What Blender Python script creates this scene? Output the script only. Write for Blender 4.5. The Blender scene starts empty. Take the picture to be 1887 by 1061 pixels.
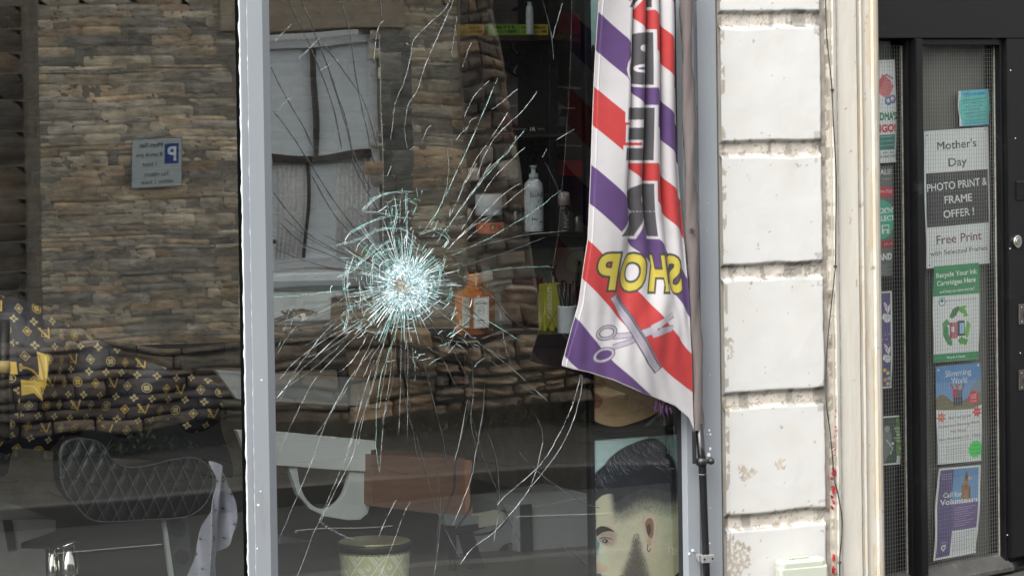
import bpy, bmesh, math, random
import numpy as np
from mathutils import Vector, Matrix, noise
R = math.radians
rnd = random.Random(7)
sc = bpy.context.scene
col = sc.collection
# ---------------------------------------------------------------- camera, world, sun, exposure
LENS, YAW, PITCH, ROLL, SHIFT = 113.5, R(26), R(-1.3), R(-0.83), -0.1275
cam_d = bpy.data.cameras.new('camera'); cam = bpy.data.objects.new('camera', cam_d); col.objects.link(cam)
cam_d.lens = LENS; cam_d.sensor_width = 36; cam_d.shift_y = SHIFT; cam_d.clip_start = .1; cam_d.clip_end = 300
CM = Matrix.Translation((0, -8.55, 1.65)) @ Matrix.Rotation(-YAW, 4, 'Z') @ Matrix.Rotation(math.pi/2+PITCH, 4, 'X') @ Matrix.Rotation(ROLL, 4, 'Z')
cam.matrix_world = CM
sc.camera = cam
w = bpy.data.worlds.new('World'); sc.world = w; w.use_nodes = True
SUN_EL, SUN_AZ = R(50), R(235)          # azimuth measured from +y (north) clockwise, where the light comes from
sky = w.node_tree.nodes.new('ShaderNodeTexSky'); sky.sky_type = 'NISHITA'; sky.sun_disc = False
sky.sun_elevation = SUN_EL; sky.sun_rotation = SUN_AZ; sky.dust_density = 3.5; sky.air_density = 1.0; sky.ozone_density = 1.0
bg = w.node_tree.nodes['Background']; bg.inputs['Strength'].default_value = 0.15
hs = w.node_tree.nodes.new('ShaderNodeHueSaturation'); hs.inputs['Saturation'].default_value = .1   # thin high cloud
w.node_tree.links.new(sky.outputs[0], hs.inputs['Color']); w.node_tree.links.new(hs.outputs[0], bg.inputs[0])
sun_d = bpy.data.lights.new('sun', 'SUN'); sun_d.energy = 0.9; sun_d.angle = R(60); sun_d.color = (1, .95, .88)
sun = bpy.data.objects.new('sun', sun_d); col.objects.link(sun)
sd = Vector((math.sin(SUN_AZ)*math.cos(SUN_EL), math.cos(SUN_AZ)*math.cos(SUN_EL), math.sin(SUN_EL)))
sun.rotation_euler = sd.to_track_quat('Z', 'Y').to_euler(); sun.location = (4, -4, 12)
sc.view_settings.view_transform = 'Standard'; sc.view_settings.look = 'None'; sc.view_settings.exposure = 1.6; sc.view_settings.gamma = 1
sc.render.engine = 'CYCLES'
sc.cycles.use_denoising = True; sc.cycles.max_bounces = 8; sc.cycles.transparent_max_bounces = 24; sc.cycles.caustics_reflective = False; sc.cycles.caustics_refractive = False
sc.cycles.sample_clamp_indirect = 6
# ---------------------------------------------------------------- helpers: pixels of the photo to points
MI = CM.to_3x3(); CO = CM.translation
def ray(px, py):
    return MI @ Vector(((px-943.5)/1887*36/LENS, ((530.5-py)/1887+SHIFT)*36/LENS, -1))
def P(px, py, Y=0.0):
    d = ray(px, py); return CO + d*((Y-CO.y)/d.y)
def PR(px, py, Y):                         # a point of the far side of the street (at y = -Y) that shows mirrored at px, py
    p = P(px, py, Y); return Vector((p.x, -Y, p.z))
def X(px, Y=0.0, py=530): return P(px, py, Y).x
def Z(px, py, Y=0.0): return P(px, py, Y).z
def XR(px, Y, py=400): return P(px, py, Y).x
DOOR_A = R(20); DO = Vector((X(1622, .12), .12, 0)); DU = Vector((math.cos(DOOR_A), math.sin(DOOR_A), 0)); DN = Vector((math.sin(DOOR_A), -math.cos(DOOR_A), 0))
DM = Matrix(((DU.x, -DN.x, 0, DO.x), (DU.y, -DN.y, 0, DO.y), (0, 0, 1, 0), (0, 0, 0, 1)))   # door frame: x along the door, y into the shop
DMI = DM.inverted()
def PD(px, py, q=0.0):                     # door coordinates (s, q, z) at depth q behind the door plane
    d = ray(px, py); o = DO - DN*q
    t = (o-CO).dot(DN)/d.dot(DN); return DMI @ (CO + d*t)
# ---------------------------------------------------------------- helpers: colour and materials
def lin(c):
    c = np.asarray(c, float)/255.; return np.where(c <= .04045, c/12.92, ((c+.055)/1.055)**2.4)
def L(r, g, b): return tuple(lin((r, g, b)))+(1,)
MATS = {}
def mat(name, c=(.5,.5,.5), rough=.6, metal=0, var=.15, vscale=8, bump=.15, bscale=60, attr=False, bdist=.002, spec=.5, coat=0, sheen=0, trans=0, stretch=(1,1,1), dirt=None):
    if name in MATS: return MATS[name]
    m = bpy.data.materials.new(name); m.use_nodes = True; nt = m.node_tree; N = nt.nodes; K = nt.links
    b = N['Principled BSDF']; b.inputs['Roughness'].default_value = rough; b.inputs['Metallic'].default_value = metal
    b.inputs['Specular IOR Level'].default_value = spec; b.inputs['Coat Weight'].default_value = coat
    b.inputs['Sheen Weight'].default_value = sheen
    tc = N.new('ShaderNodeTexCoord'); mp = N.new('ShaderNodeMapping'); mp.inputs['Scale'].default_value = stretch
    K.new(tc.outputs['Object'], mp.inputs[0])
    n1 = N.new('ShaderNodeTexNoise'); n1.inputs['Scale'].default_value = vscale; n1.inputs['Detail'].default_value = 8; n1.inputs['Roughness'].default_value = .6
    K.new(mp.outputs[0], n1.inputs[0])
    rp = N.new('ShaderNodeMapRange'); rp.inputs['From Min'].default_value = .25; rp.inputs['From Max'].default_value = .75
    rp.inputs['To Min'].default_value = 1-var; rp.inputs['To Max'].default_value = 1+var; K.new(n1.outputs[0], rp.inputs[0])
    mx = N.new('ShaderNodeVectorMath'); mx.operation = 'SCALE'
    if attr:
        at = N.new('ShaderNodeAttribute'); at.attribute_name = 'Col'; K.new(at.outputs['Color'], mx.inputs[0])
    else: mx.inputs[0].default_value = c[:3]
    K.new(rp.outputs[0], mx.inputs['Scale'])
    out = mx.outputs[0]
    if dirt:
        n3 = N.new('ShaderNodeTexNoise'); n3.inputs['Scale'].default_value = dirt[1]; n3.inputs['Detail'].default_value = 10; n3.inputs['Roughness'].default_value = .7
        K.new(mp.outputs[0], n3.inputs[0]); r3 = N.new('ShaderNodeMapRange'); r3.inputs['From Min'].default_value = dirt[2]; r3.inputs['From Max'].default_value = dirt[2]+.12; r3.inputs['To Max'].default_value = dirt[3]
        K.new(n3.outputs[0], r3.inputs[0]); mm = N.new('ShaderNodeMix'); mm.data_type = 'RGBA'; K.new(r3.outputs[0], mm.inputs[0]); K.new(out, mm.inputs[6]); mm.inputs[7].default_value = dirt[0]; out = mm.outputs[2]
    K.new(out, b.inputs['Base Color'])
    if sheen is None: pass
    if bump:
        n2 = N.new('ShaderNodeTexNoise'); n2.inputs['Scale'].default_value = bscale; n2.inputs['Detail'].default_value = 6
        K.new(mp.outputs[0], n2.inputs[0]); bp = N.new('ShaderNodeBump'); bp.inputs['Strength'].default_value = bump; bp.inputs['Distance'].default_value = bdist
        K.new(n2.outputs[0], bp.inputs['Height']); K.new(bp.outputs[0], b.inputs['Normal'])
        rr = N.new('ShaderNodeMapRange'); rr.inputs['To Min'].default_value = max(0, rough-.08); rr.inputs['To Max'].default_value = min(1, rough+.08); K.new(n1.outputs[0], rr.inputs[0]); K.new(rr.outputs[0], b.inputs['Roughness'])
    if trans:
        tr = N.new('ShaderNodeBsdfTranslucent'); K.new(out, tr.inputs[0]); ms = N.new('ShaderNodeMixShader'); ms.inputs[0].default_value = trans
        K.new(b.outputs[0], ms.inputs[1]); K.new(tr.outputs[0], ms.inputs[2]); K.new(ms.outputs[0], N['Material Output'].inputs[0])
    MATS[name] = m; return m
def glass_mat(name, fac=.3, tint=(.97,.985,.98), wave=.0, wscale=1.5, rough=0.0):
    m = bpy.data.materials.new(name); m.use_nodes = True; nt = m.node_tree; N = nt.nodes; K = nt.links
    N.remove(N['Principled BSDF'])
    t = N.new('ShaderNodeBsdfTransparent'); t.inputs[0].default_value = (*tint, 1)
    g = N.new('ShaderNodeBsdfGlossy'); g.inputs['Roughness'].default_value = rough; g.inputs['Color'].default_value = (.95, .98, .97, 1)
    lw = N.new('ShaderNodeLayerWeight'); lw.inputs[0].default_value = .12
    mr = N.new('ShaderNodeMapRange'); mr.inputs['To Min'].default_value = fac; mr.inputs['To Max'].default_value = 1; K.new(lw.outputs['Fresnel'], mr.inputs[0])
    ms = N.new('ShaderNodeMixShader'); K.new(mr.outputs[0], ms.inputs[0]); K.new(t.outputs[0], ms.inputs[1]); K.new(g.outputs[0], ms.inputs[2])
    K.new(ms.outputs[0], N['Material Output'].inputs[0])
    if wave:
        tc = N.new('ShaderNodeTexCoord'); n = N.new('ShaderNodeTexNoise'); n.inputs['Scale'].default_value = wscale; n.inputs['Detail'].default_value = 1
        K.new(tc.outputs['Object'], n.inputs[0]); bp = N.new('ShaderNodeBump'); bp.inputs['Strength'].default_value = 1; bp.inputs['Distance'].default_value = wave
        K.new(n.outputs[0], bp.inputs['Height']); K.new(bp.outputs[0], g.inputs['Normal'])
    MATS[name] = m; return m
# ---------------------------------------------------------------- helpers: mesh building
class MB:
    def __init__(s, T=None): s.v = []; s.f = []; s.c = []; s.mi = []; s.T = T; s.cur = 0; s.color = (1,1,1)
    def add(s, vs, fs, cs=None):
        o = len(s.v)
        for i, p in enumerate(vs):
            p = Vector(p); s.v.append(tuple(s.T @ p) if s.T else tuple(p)); s.c.append(cs[i] if cs is not None else s.color)
        for f in fs: s.f.append([o+i for i in f]); s.mi.append(s.cur)
    def box(s, x0, x1, y0, y1, z0, z1):
        s.add([(x0,y0,z0),(x1,y0,z0),(x1,y1,z0),(x0,y1,z0),(x0,y0,z1),(x1,y0,z1),(x1,y1,z1),(x0,y1,z1)],
              [(0,3,2,1),(4,5,6,7),(0,1,5,4),(1,2,6,5),(2,3,7,6),(3,0,4,7)])
        return s
    def prism(s, pts, y0, y1):             # pts are (x, z) outline, extruded along y
        n = len(pts); s.add([(x,y0,z) for x,z in pts]+[(x,y1,z) for x,z in pts], [tuple(range(n)), tuple(range(2*n-1, n-1, -1))]+[(i, i+n, (i+1)%n+n, (i+1)%n) for i in range(n)])
        return s
    def profile(s, pts, z0, z1, nz=1):           # pts are (x, y) outline, extruded along z
        n = len(pts); vs = []; fs = [tuple(range(n-1, -1, -1))]
        for k in range(nz+1):
            z = z0+(z1-z0)*k/nz; vs += [(x, y, z) for x, y in pts]
        for k in range(nz):
            for i in range(n): j = (i+1)%n; fs.append((k*n+i, k*n+j, (k+1)*n+j, (k+1)*n+i))
        fs.append(tuple(range(nz*n, nz*n+n))); s.add(vs, fs); return s
    def tube(s, path, r, n=8, cap=True):
        path = [Vector(p) for p in path]; k = len(path); rs = r if isinstance(r, (list, tuple)) else [r]*k
        vs = []; fs = []; prev = None
        for i, p in enumerate(path):
            t = (path[min(i+1, k-1)]-path[max(i-1, 0)]).normalized()
            u = (prev if prev else (Vector((0,0,1)) if abs(t.z) < .9 else Vector((1,0,0))))
            u = (u-t*u.dot(t)).normalized(); prev = u; b = t.cross(u)
            for j in range(n): a = 2*math.pi*j/n; vs.append(p+(u*math.cos(a)+b*math.sin(a))*rs[i])
        for i in range(k-1):
            for j in range(n): fs.append((i*n+j, i*n+(j+1)%n, (i+1)*n+(j+1)%n, (i+1)*n+j))
        if cap: fs += [tuple(range(n-1,-1,-1)), tuple(range((k-1)*n, k*n))]
        s.add(vs, fs); return s
    def lathe(s, c, prof, n=32, squash=1.0, sq=0, rot=0):  # prof: (r, z); sq>0 makes the section squarer
        c = Vector(c); vs = []; fs = []; k = len(prof)
        for r, z in prof:
            for j in range(n):
                a = 2*math.pi*j/n; q = 1
                if sq: q = (abs(math.cos(a))**(2+sq)+abs(math.sin(a))**(2+sq))**(-1/(2+sq))
                x, y = r*q*math.cos(a), r*q*math.sin(a)*squash
                vs.append(c+Vector((x*math.cos(rot)-y*math.sin(rot), x*math.sin(rot)+y*math.cos(rot), z)))
        for i in range(k-1):
            for j in range(n): fs.append((i*n+j, i*n+(j+1)%n, (i+1)*n+(j+1)%n, (i+1)*n+j))
        fs += [tuple(range(n-1,-1,-1)), tuple(range((k-1)*n, k*n))]
        s.add(vs, fs); return s
    def grid(s, nu, nv, fn, cfn=None, flip=False):     # fn(u, v) -> point, u, v in 0..1
        vs = []; cs = []
        for j in range(nv):
            for i in range(nu):
                u, v = i/(nu-1), j/(nv-1); vs.append(fn(u, v)); cs.append(cfn(u, v) if cfn else s.color)
        fs = [(j*nu+i, j*nu+i+1, (j+1)*nu+i+1, (j+1)*nu+i) for j in range(nv-1) for i in range(nu-1)]
        if flip: fs = [f[::-1] for f in fs]
        s.add(vs, fs, cs); return s
def tag(o, label=None, cat=None, group=None, kind=None):
    if label: o['label'] = label
    if cat: o['category'] = cat
    if group: o['group'] = group
    if kind: o['kind'] = kind
    return o
def empty(name, loc, label, cat, group=None):
    o = bpy.data.objects.new(name, None); o.empty_display_size = .1; o.location = loc; col.objects.link(o); return tag(o, label, cat, group)
ORG = {}
def build(mb, name, m, parent=None, smooth=False, bevel=0, label=None, cat=None, group=None, kind=None):
    v = np.array(mb.v, float)
    if parent is not None: org = np.array(ORG[parent.name] if parent.name in ORG else parent.location)
    else: org = np.array([(v[:,0].min()+v[:,0].max())/2, (v[:,1].min()+v[:,1].max())/2, v[:,2].min()])
    me = bpy.data.meshes.new(name); me.from_pydata((v-org).tolist(), [], mb.f)
    me.attributes.new('Col', 'FLOAT_COLOR', 'POINT').data.foreach_set('color', np.c_[np.array(mb.c, float)[:, :3], np.ones(len(mb.v))].astype('f').ravel())
    ms = m if isinstance(m, (list, tuple)) else [m]
    for q in ms: me.materials.append(q)
    if len(ms) > 1: me.polygons.foreach_set('material_index', mb.mi)
    me.validate(); me.update()
    o = bpy.data.objects.new(name, me); col.objects.link(o)
    if smooth: me.polygons.foreach_set('use_smooth', [True]*len(me.polygons))
    if parent is not None: o.parent = parent; ORG[o.name] = tuple(org)
    else: o.location = org
    if not parent: ORG[o.name] = tuple(org)
    if bevel:
        b = o.modifiers.new('edge', 'BEVEL'); b.width = bevel; b.segments = 2; b.limit_method = 'ANGLE'; b.angle_limit = R(40)
    return tag(o, label, cat, group, kind)
def dup(root, loc, label=None):
    r = root.copy(); col.objects.link(r); r.location = loc
    if label: r['label'] = label
    for ch in list(root.children):
        c = ch.copy(); col.objects.link(c); c.parent = r
        for g in ch.children: d = g.copy(); col.objects.link(d); d.parent = c
    return r
def nz(x, y, z=0, s=1): return noise.noise(Vector((x*s, y*s, z*s)))
def fbm(x, y, z=0, s=1, o=4): return noise.fractal(Vector((x*s, y*s, z*s)), 1.0, 2.0, o)
# ---------------------------------------------------------------- helpers: prints (painted into a colour array, carried by a fine mesh)
_TXT = {}
def text_edges(t, bold=0.0, shear=0.0, space=1.0):
    k = (t, bold, shear, space)
    if k in _TXT: return _TXT[k]
    cu = bpy.data.curves.new('tmp', 'FONT'); cu.body = t; cu.offset = bold; cu.resolution_u = 4; cu.shear = shear; cu.space_character = space
    o = bpy.data.objects.new('tmp', cu); col.objects.link(o); bpy.context.view_layer.update()
    me = bpy.data.meshes.new_from_object(o.evaluated_get(bpy.context.evaluated_depsgraph_get()))
    cnt = {}
    for p in me.polygons:
        for e in p.edge_keys: cnt[e] = cnt.get(e, 0)+1
    E = np.array([[me.vertices[a].co[:2], me.vertices[b].co[:2]] for (a, b), n in cnt.items() if n == 1], float)
    bpy.data.objects.remove(o); bpy.data.curves.remove(cu); bpy.data.meshes.remove(me)
    if len(E) == 0: E = np.zeros((0,2,2))
    _TXT[k] = E; return E
class Paint:                                # units: any; y grows downwards
    def __init__(s, W, H, res=2.0, bg=(255,255,255)):
        s.W, s.H, s.r = W, H, res; s.w, s.h = int(round(W*res))+1, int(round(H*res))+1
        s.a = np.empty((s.h, s.w, 3)); s.a[:] = bg
    def _cov(s, E):                         # even-odd coverage of an unordered edge set, 3x3 samples
        S = 3; E = np.asarray(E, float)*s.r*S + S*.5
        if len(E) == 0: return None
        x0 = max(0, int(E[...,0].min()//S)-1); x1 = min(s.w, int(E[...,0].max()//S)+2); y0 = max(0, int(E[...,1].min()//S)-1); y1 = min(s.h, int(E[...,1].max()//S)+2)
        if x1 <= x0 or y1 <= y0: return None
        hh, ww = (y1-y0)*S, (x1-x0)*S; acc = np.zeros((hh, ww+1), np.int32)
        for (ax, ay), (bx, by) in E:
            if ay == by: continue
            if ay > by: ax, ay, bx, by = bx, by, ax, ay
            r0 = max(0, math.ceil(ay-y0*S-.5)); r1 = min(hh-1, math.ceil(by-y0*S-.5)-1)
            if r1 < r0: continue
            rows = np.arange(r0, r1+1); xs = ax+(rows+.5+y0*S-ay)*(bx-ax)/(by-ay)-x0*S
            ci = np.clip(np.ceil(xs-.5).astype(int), 0, ww); np.add.at(acc, (rows, ci), 1)
        m = (np.cumsum(acc[:, :ww], 1) % 2).reshape(y1-y0, S, x1-x0, S).mean((1, 3)); return m, x0, x1, y0, y1
    def fill(s, E, c, al=1.0):
        q = s._cov(E)
        if q is None: return s
        m, x0, x1, y0, y1 = q; m = (m*al)[..., None]
        s.a[y0:y1, x0:x1] = s.a[y0:y1, x0:x1]*(1-m)+np.asarray(c, float)*m; return s
    def poly(s, pts, c, al=1.0):
        p = np.array(pts, float); return s.fill(np.stack([p, np.roll(p, -1, 0)], 1), c, al)
    def smooth(s, pts, c, al=1.0): return s.poly(spline(pts, True), c, al)
    def rect(s, x0, y0, x1, y1, c, al=1.0): return s.poly([(x0,y0),(x1,y0),(x1,y1),(x0,y1)], c, al)
    def ell(s, x, y, rx, ry, c, al=1.0, rot=0):
        t = np.linspace(0, 2*math.pi, 40)[:-1]; X_, Y_ = rx*np.cos(t), ry*np.sin(t)
        return s.poly(np.c_[x+X_*math.cos(rot)-Y_*math.sin(rot), y+X_*math.sin(rot)+Y_*math.cos(rot)], c, al)
    def line(s, pts, wd, c, al=1.0, sm=False):
        p = np.array(spline(pts) if sm else pts, float); d = np.gradient(p, axis=0); d /= np.linalg.norm(d, axis=1)[:, None]+1e-9
        n = np.c_[-d[:,1], d[:,0]]*wd/2; return s.poly(np.r_[p+n, (p-n)[::-1]], c, al)
    def text(s, t, x, y, h, c, wd=None, bold=0.0, mirror=False, anchor='c', rot=0, al=1.0, shear=0.0, out=None, upside=False):
        # x, y: centre (or left) of the baseline box; h: capital height; wd: total width wanted
        E0 = text_edges(t, 0, shear)
        if len(E0) == 0: return s
        for b, cc in ((([(out[0], out[1])] if out else [])+[(bold, c)])):
            E = text_edges(t, b, shear).copy(); k = h/.70
            mnx, mxx = E0[...,0].min(), E0[...,0].max(); kx = (wd/(mxx-mnx)) if wd else k
            E[...,0] = (E[...,0]-(mnx+mxx)/2)*kx*(-1 if mirror else 1); E[...,1] = -(E[...,1]-.35)*k*(-1 if upside else 1)
            if anchor == 'l': E[...,0] += (mxx-mnx)/2*kx
            cr, sr = math.cos(rot), math.sin(rot); ex = E[...,0]*cr-E[...,1]*sr+x; ey = E[...,0]*sr+E[...,1]*cr+y
            s.fill(np.stack([ex, ey], -1), cc, al)
        return s
    def noise(s, amt, scale=.1, o=3, seed=0):
        sy, sx = max(2, s.h//3), max(2, s.w//3)
        a = np.array([[fbm(i*3/s.r*scale+seed, j*3/s.r*scale, seed, 1, o) for i in range(sx)] for j in range(sy)])
        yi = np.linspace(0, sy-1, s.h); xi = np.linspace(0, sx-1, s.w)
        b = np.array([np.interp(xi, np.arange(sx), r) for r in a]); c = np.array([np.interp(yi, np.arange(sy), b[:, i]) for i in range(s.w)]).T
        s.a += c[..., None]*amt; return s
    def blur(s, n=1, mask=None):
        for _ in range(n):
            b = np.pad(s.a, ((1,1),(1,1),(0,0)), 'edge'); k = (b[:-2,1:-1]+b[2:,1:-1]+b[1:-1,:-2]+b[1:-1,2:]+4*s.a)/8; s.a = k if mask is None else np.where(mask, k, s.a)
        return s
    def gauss(s, sg):
        yy = np.fft.fftfreq(s.h)[:, None]; xx = np.fft.rfftfreq(s.w)[None]; k = np.exp(-2*(math.pi*sg)**2*(xx**2+yy**2))
        for i in range(3): s.a[..., i] = np.fft.irfft2(np.fft.rfft2(s.a[..., i])*k, (s.h, s.w))
        return s
    def grad(s, x0, y0, x1, y1, c0, c1):   # linear gradient fill of the whole sheet
        yy, xx = np.mgrid[0:s.h, 0:s.w]/s.r; t = np.clip(((xx-x0)*(x1-x0)+(yy-y0)*(y1-y0))/((x1-x0)**2+(y1-y0)**2), 0, 1)[..., None]
        s.a = np.asarray(c0)*(1-t)+np.asarray(c1)*t; return s
    def at(s, x, y):                        # bilinear linear-light lookup
        fx = min(max(x*s.r, 0), s.w-1.001); fy = min(max(y*s.r, 0), s.h-1.001); i, j = int(fx), int(fy); a, b = fx-i, fy-j
        q = (s.L[j,i]*(1-a)+s.L[j,i+1]*a)*(1-b)+(s.L[j+1,i]*(1-a)+s.L[j+1,i+1]*a)*b; return q
    def done(s): s.L = lin(np.clip(s.a, 0, 255)); return s
    def sheet(s, mb, fn, gain=1.0):          # put the print on a surface; fn(u, v) with v downwards gives the point
        vs = []; cs = np.minimum(lin(np.clip(s.a, 0, 255))*gain, .93).reshape(-1, 3)
        for j in range(s.h):
            for i in range(s.w): vs.append(fn(i/(s.w-1), j/(s.h-1)))
        n = s.w; fs = [(j*n+i, (j+1)*n+i, (j+1)*n+i+1, j*n+i+1) for j in range(s.h-1) for i in range(n-1)]
        mb.add(vs, fs, cs.tolist()); return mb
def spline(pts, closed=False, k=8):
    p = [np.array(q, float) for q in pts]; n = len(p); out = []
    for i in range(n if closed else n-1):
        a, b, c, d = (p[(i-1)%n], p[i], p[(i+1)%n], p[(i+2)%n]) if closed else (p[max(i-1,0)], p[i], p[i+1], p[min(i+2,n-1)])
        for j in range(k):
            t = j/k; out.append(.5*((2*b)+(-a+c)*t+(2*a-5*b+4*c-d)*t*t+(-a+3*b-3*c+d)*t**3))
    if not closed: out.append(p[-1])
    return [tuple(q) for q in out]
def spl3(pts, k=8): return spline(pts, False, k)
# ================================================================ THE SETTING
M_asph = mat('asphalt', (.012,.012,.012), .92, var=.6, vscale=2, bump=.8, bscale=120, bdist=.006, stretch=(.4,1,1), dirt=((.03,.029,.027,1), 1.6, .55, .6))
M_pave = mat('paving_stone', (.028,.026,.022), .9, var=.6, vscale=2.2, bump=.5, bscale=60, dirt=((.009,.009,.008,1), 3.5, .50, .8))
M_kerb = mat('kerb_stone', (.05,.047,.043), .85, var=.25, vscale=5, bump=.4)
YW = 9.5                                     # the far wall stands this far from the shopfront
GF = PR(600, 800, YW).z                      # level of the far pavement
def gz(y):                                  # the road falls towards the far side
    t = min(1, max(0, (-y-1.6)/(5.6))); return -.14 + (GF-.13+.14)*t
m = MB(); m.grid(40, 60, lambda u, v: (-60+130*u, -60+58.4*v, gz(-60+58.4*v)+.006*nz(u*9, v*9)), None)
build(m, 'road', M_asph, kind='structure')
m = MB(); m.box(-60, 70, -1.6, -1.48, -.3, .0); build(m, 'kerb', M_kerb, kind='structure', bevel=.012)
m = MB(); m.box(-60, 70, -1.48, .3, -.3, -.002); build(m, 'pavement', M_pave, kind='structure')
m = MB(); m.box(-60, 70, -7.32, -7.2, GF-.4, GF+.004); build(m, 'kerb', M_kerb, kind='structure', bevel=.012)
m = MB(); m.box(-60, 70, -YW-14, -7.32, GF-.4, GF-.012)
for i in range(22):
    for j in range(5):
        x0 = 1.5+i*.62+(j % 2)*.31; y0 = -7.325-j*.47; t = rnd.uniform(-.003, .003); m.box(x0+.004, x0+.612, y0-.462, y0-.002, GF-.05, GF+t)
build(m, 'pavement', M_pave, kind='structure')
# painted edge line that shows mirrored low in the glass
yl = 5.4; zl = gz(-yl)+.012
m = MB()
for k in range(9): m.box(2.2+k*1.15, 2.2+k*1.15+.5, -yl-.018, -yl+.012, zl-.02, zl)
build(m, 'road_marking', mat('road_paint', (.22,.22,.21), .6, var=.2, vscale=20), kind='structure')
# ---------------------------------------------------------------- stone walls, stone by stone
def stones(mb, x0, x1, z0, z1, y, sgn, ch, ln, pal, seed=1, bulge=.02, gap=.006, jut=.02, wob=.012, res=.02, keep=None, rr=1.0, rough=1.0):
    r = random.Random(seed); z = z0
    while z < z1:
        h = r.uniform(*ch); h = min(h, z1-z) if z1-z > .02 else z1-z+.001; x = x0-r.uniform(0, ln[1])
        while x < x1:
            l = r.uniform(*ln)*(.7+.6*r.random()); a, b = max(x, x0), min(x+l, x1); x += l
            if b-a < .02: continue
            hh = h
            if keep and not keep((a+b)/2, z+hh/2): continue
            c = np.array(pal[r.randrange(len(pal))])*r.uniform(.7, 1.25); J = r.uniform(0, jut); tilt = r.uniform(-.4, .4)*jut; sd = r.random()*50
            nx = max(5, int((b-a)/res)+1); nk = max(4, int(hh/res*1.3)+1); vs = []; cs = []
            rd = min(.45, .018/max(hh, .01)+.12)
            for j in range(nk):
                for i in range(nx):
                    u, v = i/(nx-1), j/(nk-1); px, pz = a+gap/2+(b-a-gap)*u, z+gap/2+(hh-gap)*v
                    e = min(u*(b-a), (1-u)*(b-a), v*hh, (1-v)*hh); q = min(1, e/(bulge+.004)); q = math.sqrt(max(0, 1-(1-q)**2))
                    # round the corners of the stone
                    cx = max(0, abs(u-.5)*2-(1-rd*hh/(b-a)*2))/(max(1e-3, rd*hh/(b-a)*2)); cz = max(0, abs(v-.5)*2-(1-rd*2))/(rd*2)
                    kk = rr*max(0, math.hypot(cx, cz)-1)*.35*min(hh, b-a)*rd
                    px -= math.copysign(kk, u-.5); pz -= math.copysign(kk, v-.5)
                    w_ = nz(px*5, pz*5, seed)*wob; w2 = nz(px*2.2+9, pz*3, seed+5)*wob*1.6
                    lay = fbm(px*7+sd, pz*30, sd, 1, 3)
                    d = q*(bulge+J+tilt*(u-.5)) + q*rough*(.010*lay + .012*fbm(px*16, pz*22, sd, 1, 3))*max(bulge, .006)/.02
                    vs.append((px+w_*.5, y+sgn*d, pz+w2)); f_ = 1+.45*nz(px*1.6, pz*2.4, 40)+.3*nz(px*5, pz*9, 41)+.25*lay+.25*nz(px*30, pz*60, sd)+.3*nz(px*9, pz*16, sd); cs.append(tuple(np.clip(c*f_, .01, .9)))
            fs = [(j*nx+i, j*nx+i+1, (j+1)*nx+i+1, (j+1)*nx+i) for j in range(nk-1) for i in range(nx-1)]
            if sgn > 0: fs = [f[::-1] for f in fs]
            mb.add(vs, fs, cs)
        z += h
    return mb
M_stone = mat('rubble_stone', attr=True, rough=.9, var=.38, vscale=11, bump=.75, bscale=40, bdist=.010, stretch=(1,1,2.2))
M_mort = mat('mortar', (.26,.225,.18), .95, var=.3, vscale=10, bump=.6, bscale=50, bdist=.01)
tan = [(.54,.455,.33),(.48,.41,.31),(.60,.50,.36),(.45,.39,.31),(.52,.41,.28),(.36,.32,.26),(.52,.385,.25),(.30,.27,.22)]
dark = [(.15,.115,.085),(.12,.10,.08),(.18,.135,.095),(.10,.085,.07),(.20,.14,.09)]
GZ = GF
wx0, wx1 = XR(466, YW), XR(705, YW); wz0, wz1 = Z(600, 500, YW), Z(600, 72, YW)     # sash window opening
xe = XR(75, YW); xr = XR(862, YW)
zt = GZ+4.2; zb = Z(700, 605, YW)            # zb: top of the projecting low wall
house = empty('stone_house', (6.5, -YW, GZ), 'low brown rubble stone house across the road, mirrored in the shop glass', 'house')
m = MB()
stones(m, xe, xr, zb-.1, zt-1.6, -YW, 1, (.022,.07), (.08,.42), tan, 3, res=.014, bulge=.0012, jut=.0045, gap=.0, wob=.010, rr=.2, rough=1.5,
       keep=lambda x, z: not (wx0-.05 < x < wx1+.03 and wz0-.06 < z < wz1+.12))
stones(m, xe-9, xe-.01, GZ, zt-1.6, -YW-.25, 1, (.10,.2), (.3,.7), dark, 4, res=.06, bulge=.01)
stones(m, xe, xr, zt-1.6, zt, -YW, 1, (.08,.16), (.3,.6), tan, 5, res=.06, bulge=.012)
build(m, 'stone_facing', M_stone, house, smooth=True)
m = MB()
t_ = .35
m.box(xe, wx0, -YW-t_, -YW, GZ, zt); m.box(wx1, xr+.02, -YW-t_, -YW, GZ, zt); m.box(wx0, wx1, -YW-t_, -YW, GZ, wz0-.03); m.box(wx0, wx1, -YW-t_, -YW, wz1+.04, zt)
m.box(xe-9, xe-.001, -YW-t_-.25, -YW-.25, GZ, zt)
build(m, 'wall', M_mort, house)
m = MB(); m.prism([(xe-9.2, zt), (xr+.8, zt), (xr+.8, zt+.12), (xe-9.2, zt+.12)], -YW+.25, -YW-3); m.add([(xe-9.2,-YW+.3,zt+.1),(xr+.8,-YW+.3,zt+.1),(xr+.8,-YW-3,zt+1.6),(xe-9.2,-YW-3,zt+1.6)], [(0,1,2,3)])
build(m, 'roof', mat('slate', (.08,.085,.095), .7, var=.3, vscale=6, stretch=(4,1,10)), house)
m = MB(); m.box(wx0-.18, wx1+.17, -YW-.1, -YW+.035, wz1+.045, wz1+.30)
build(m, 'lintel', mat('lintel_stone', (.36,.29,.21), .85, var=.2, vscale=5, bump=.4), house, bevel=.01)
m = MB(); m.box(wx0-.06, wx1+.08, -YW-.2, -YW+.05, wz0-.10, wz0-.028)
build(m, 'sill', mat('sill_stone', (.42,.40,.38), .8, var=.15), house, bevel=.008)
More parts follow.
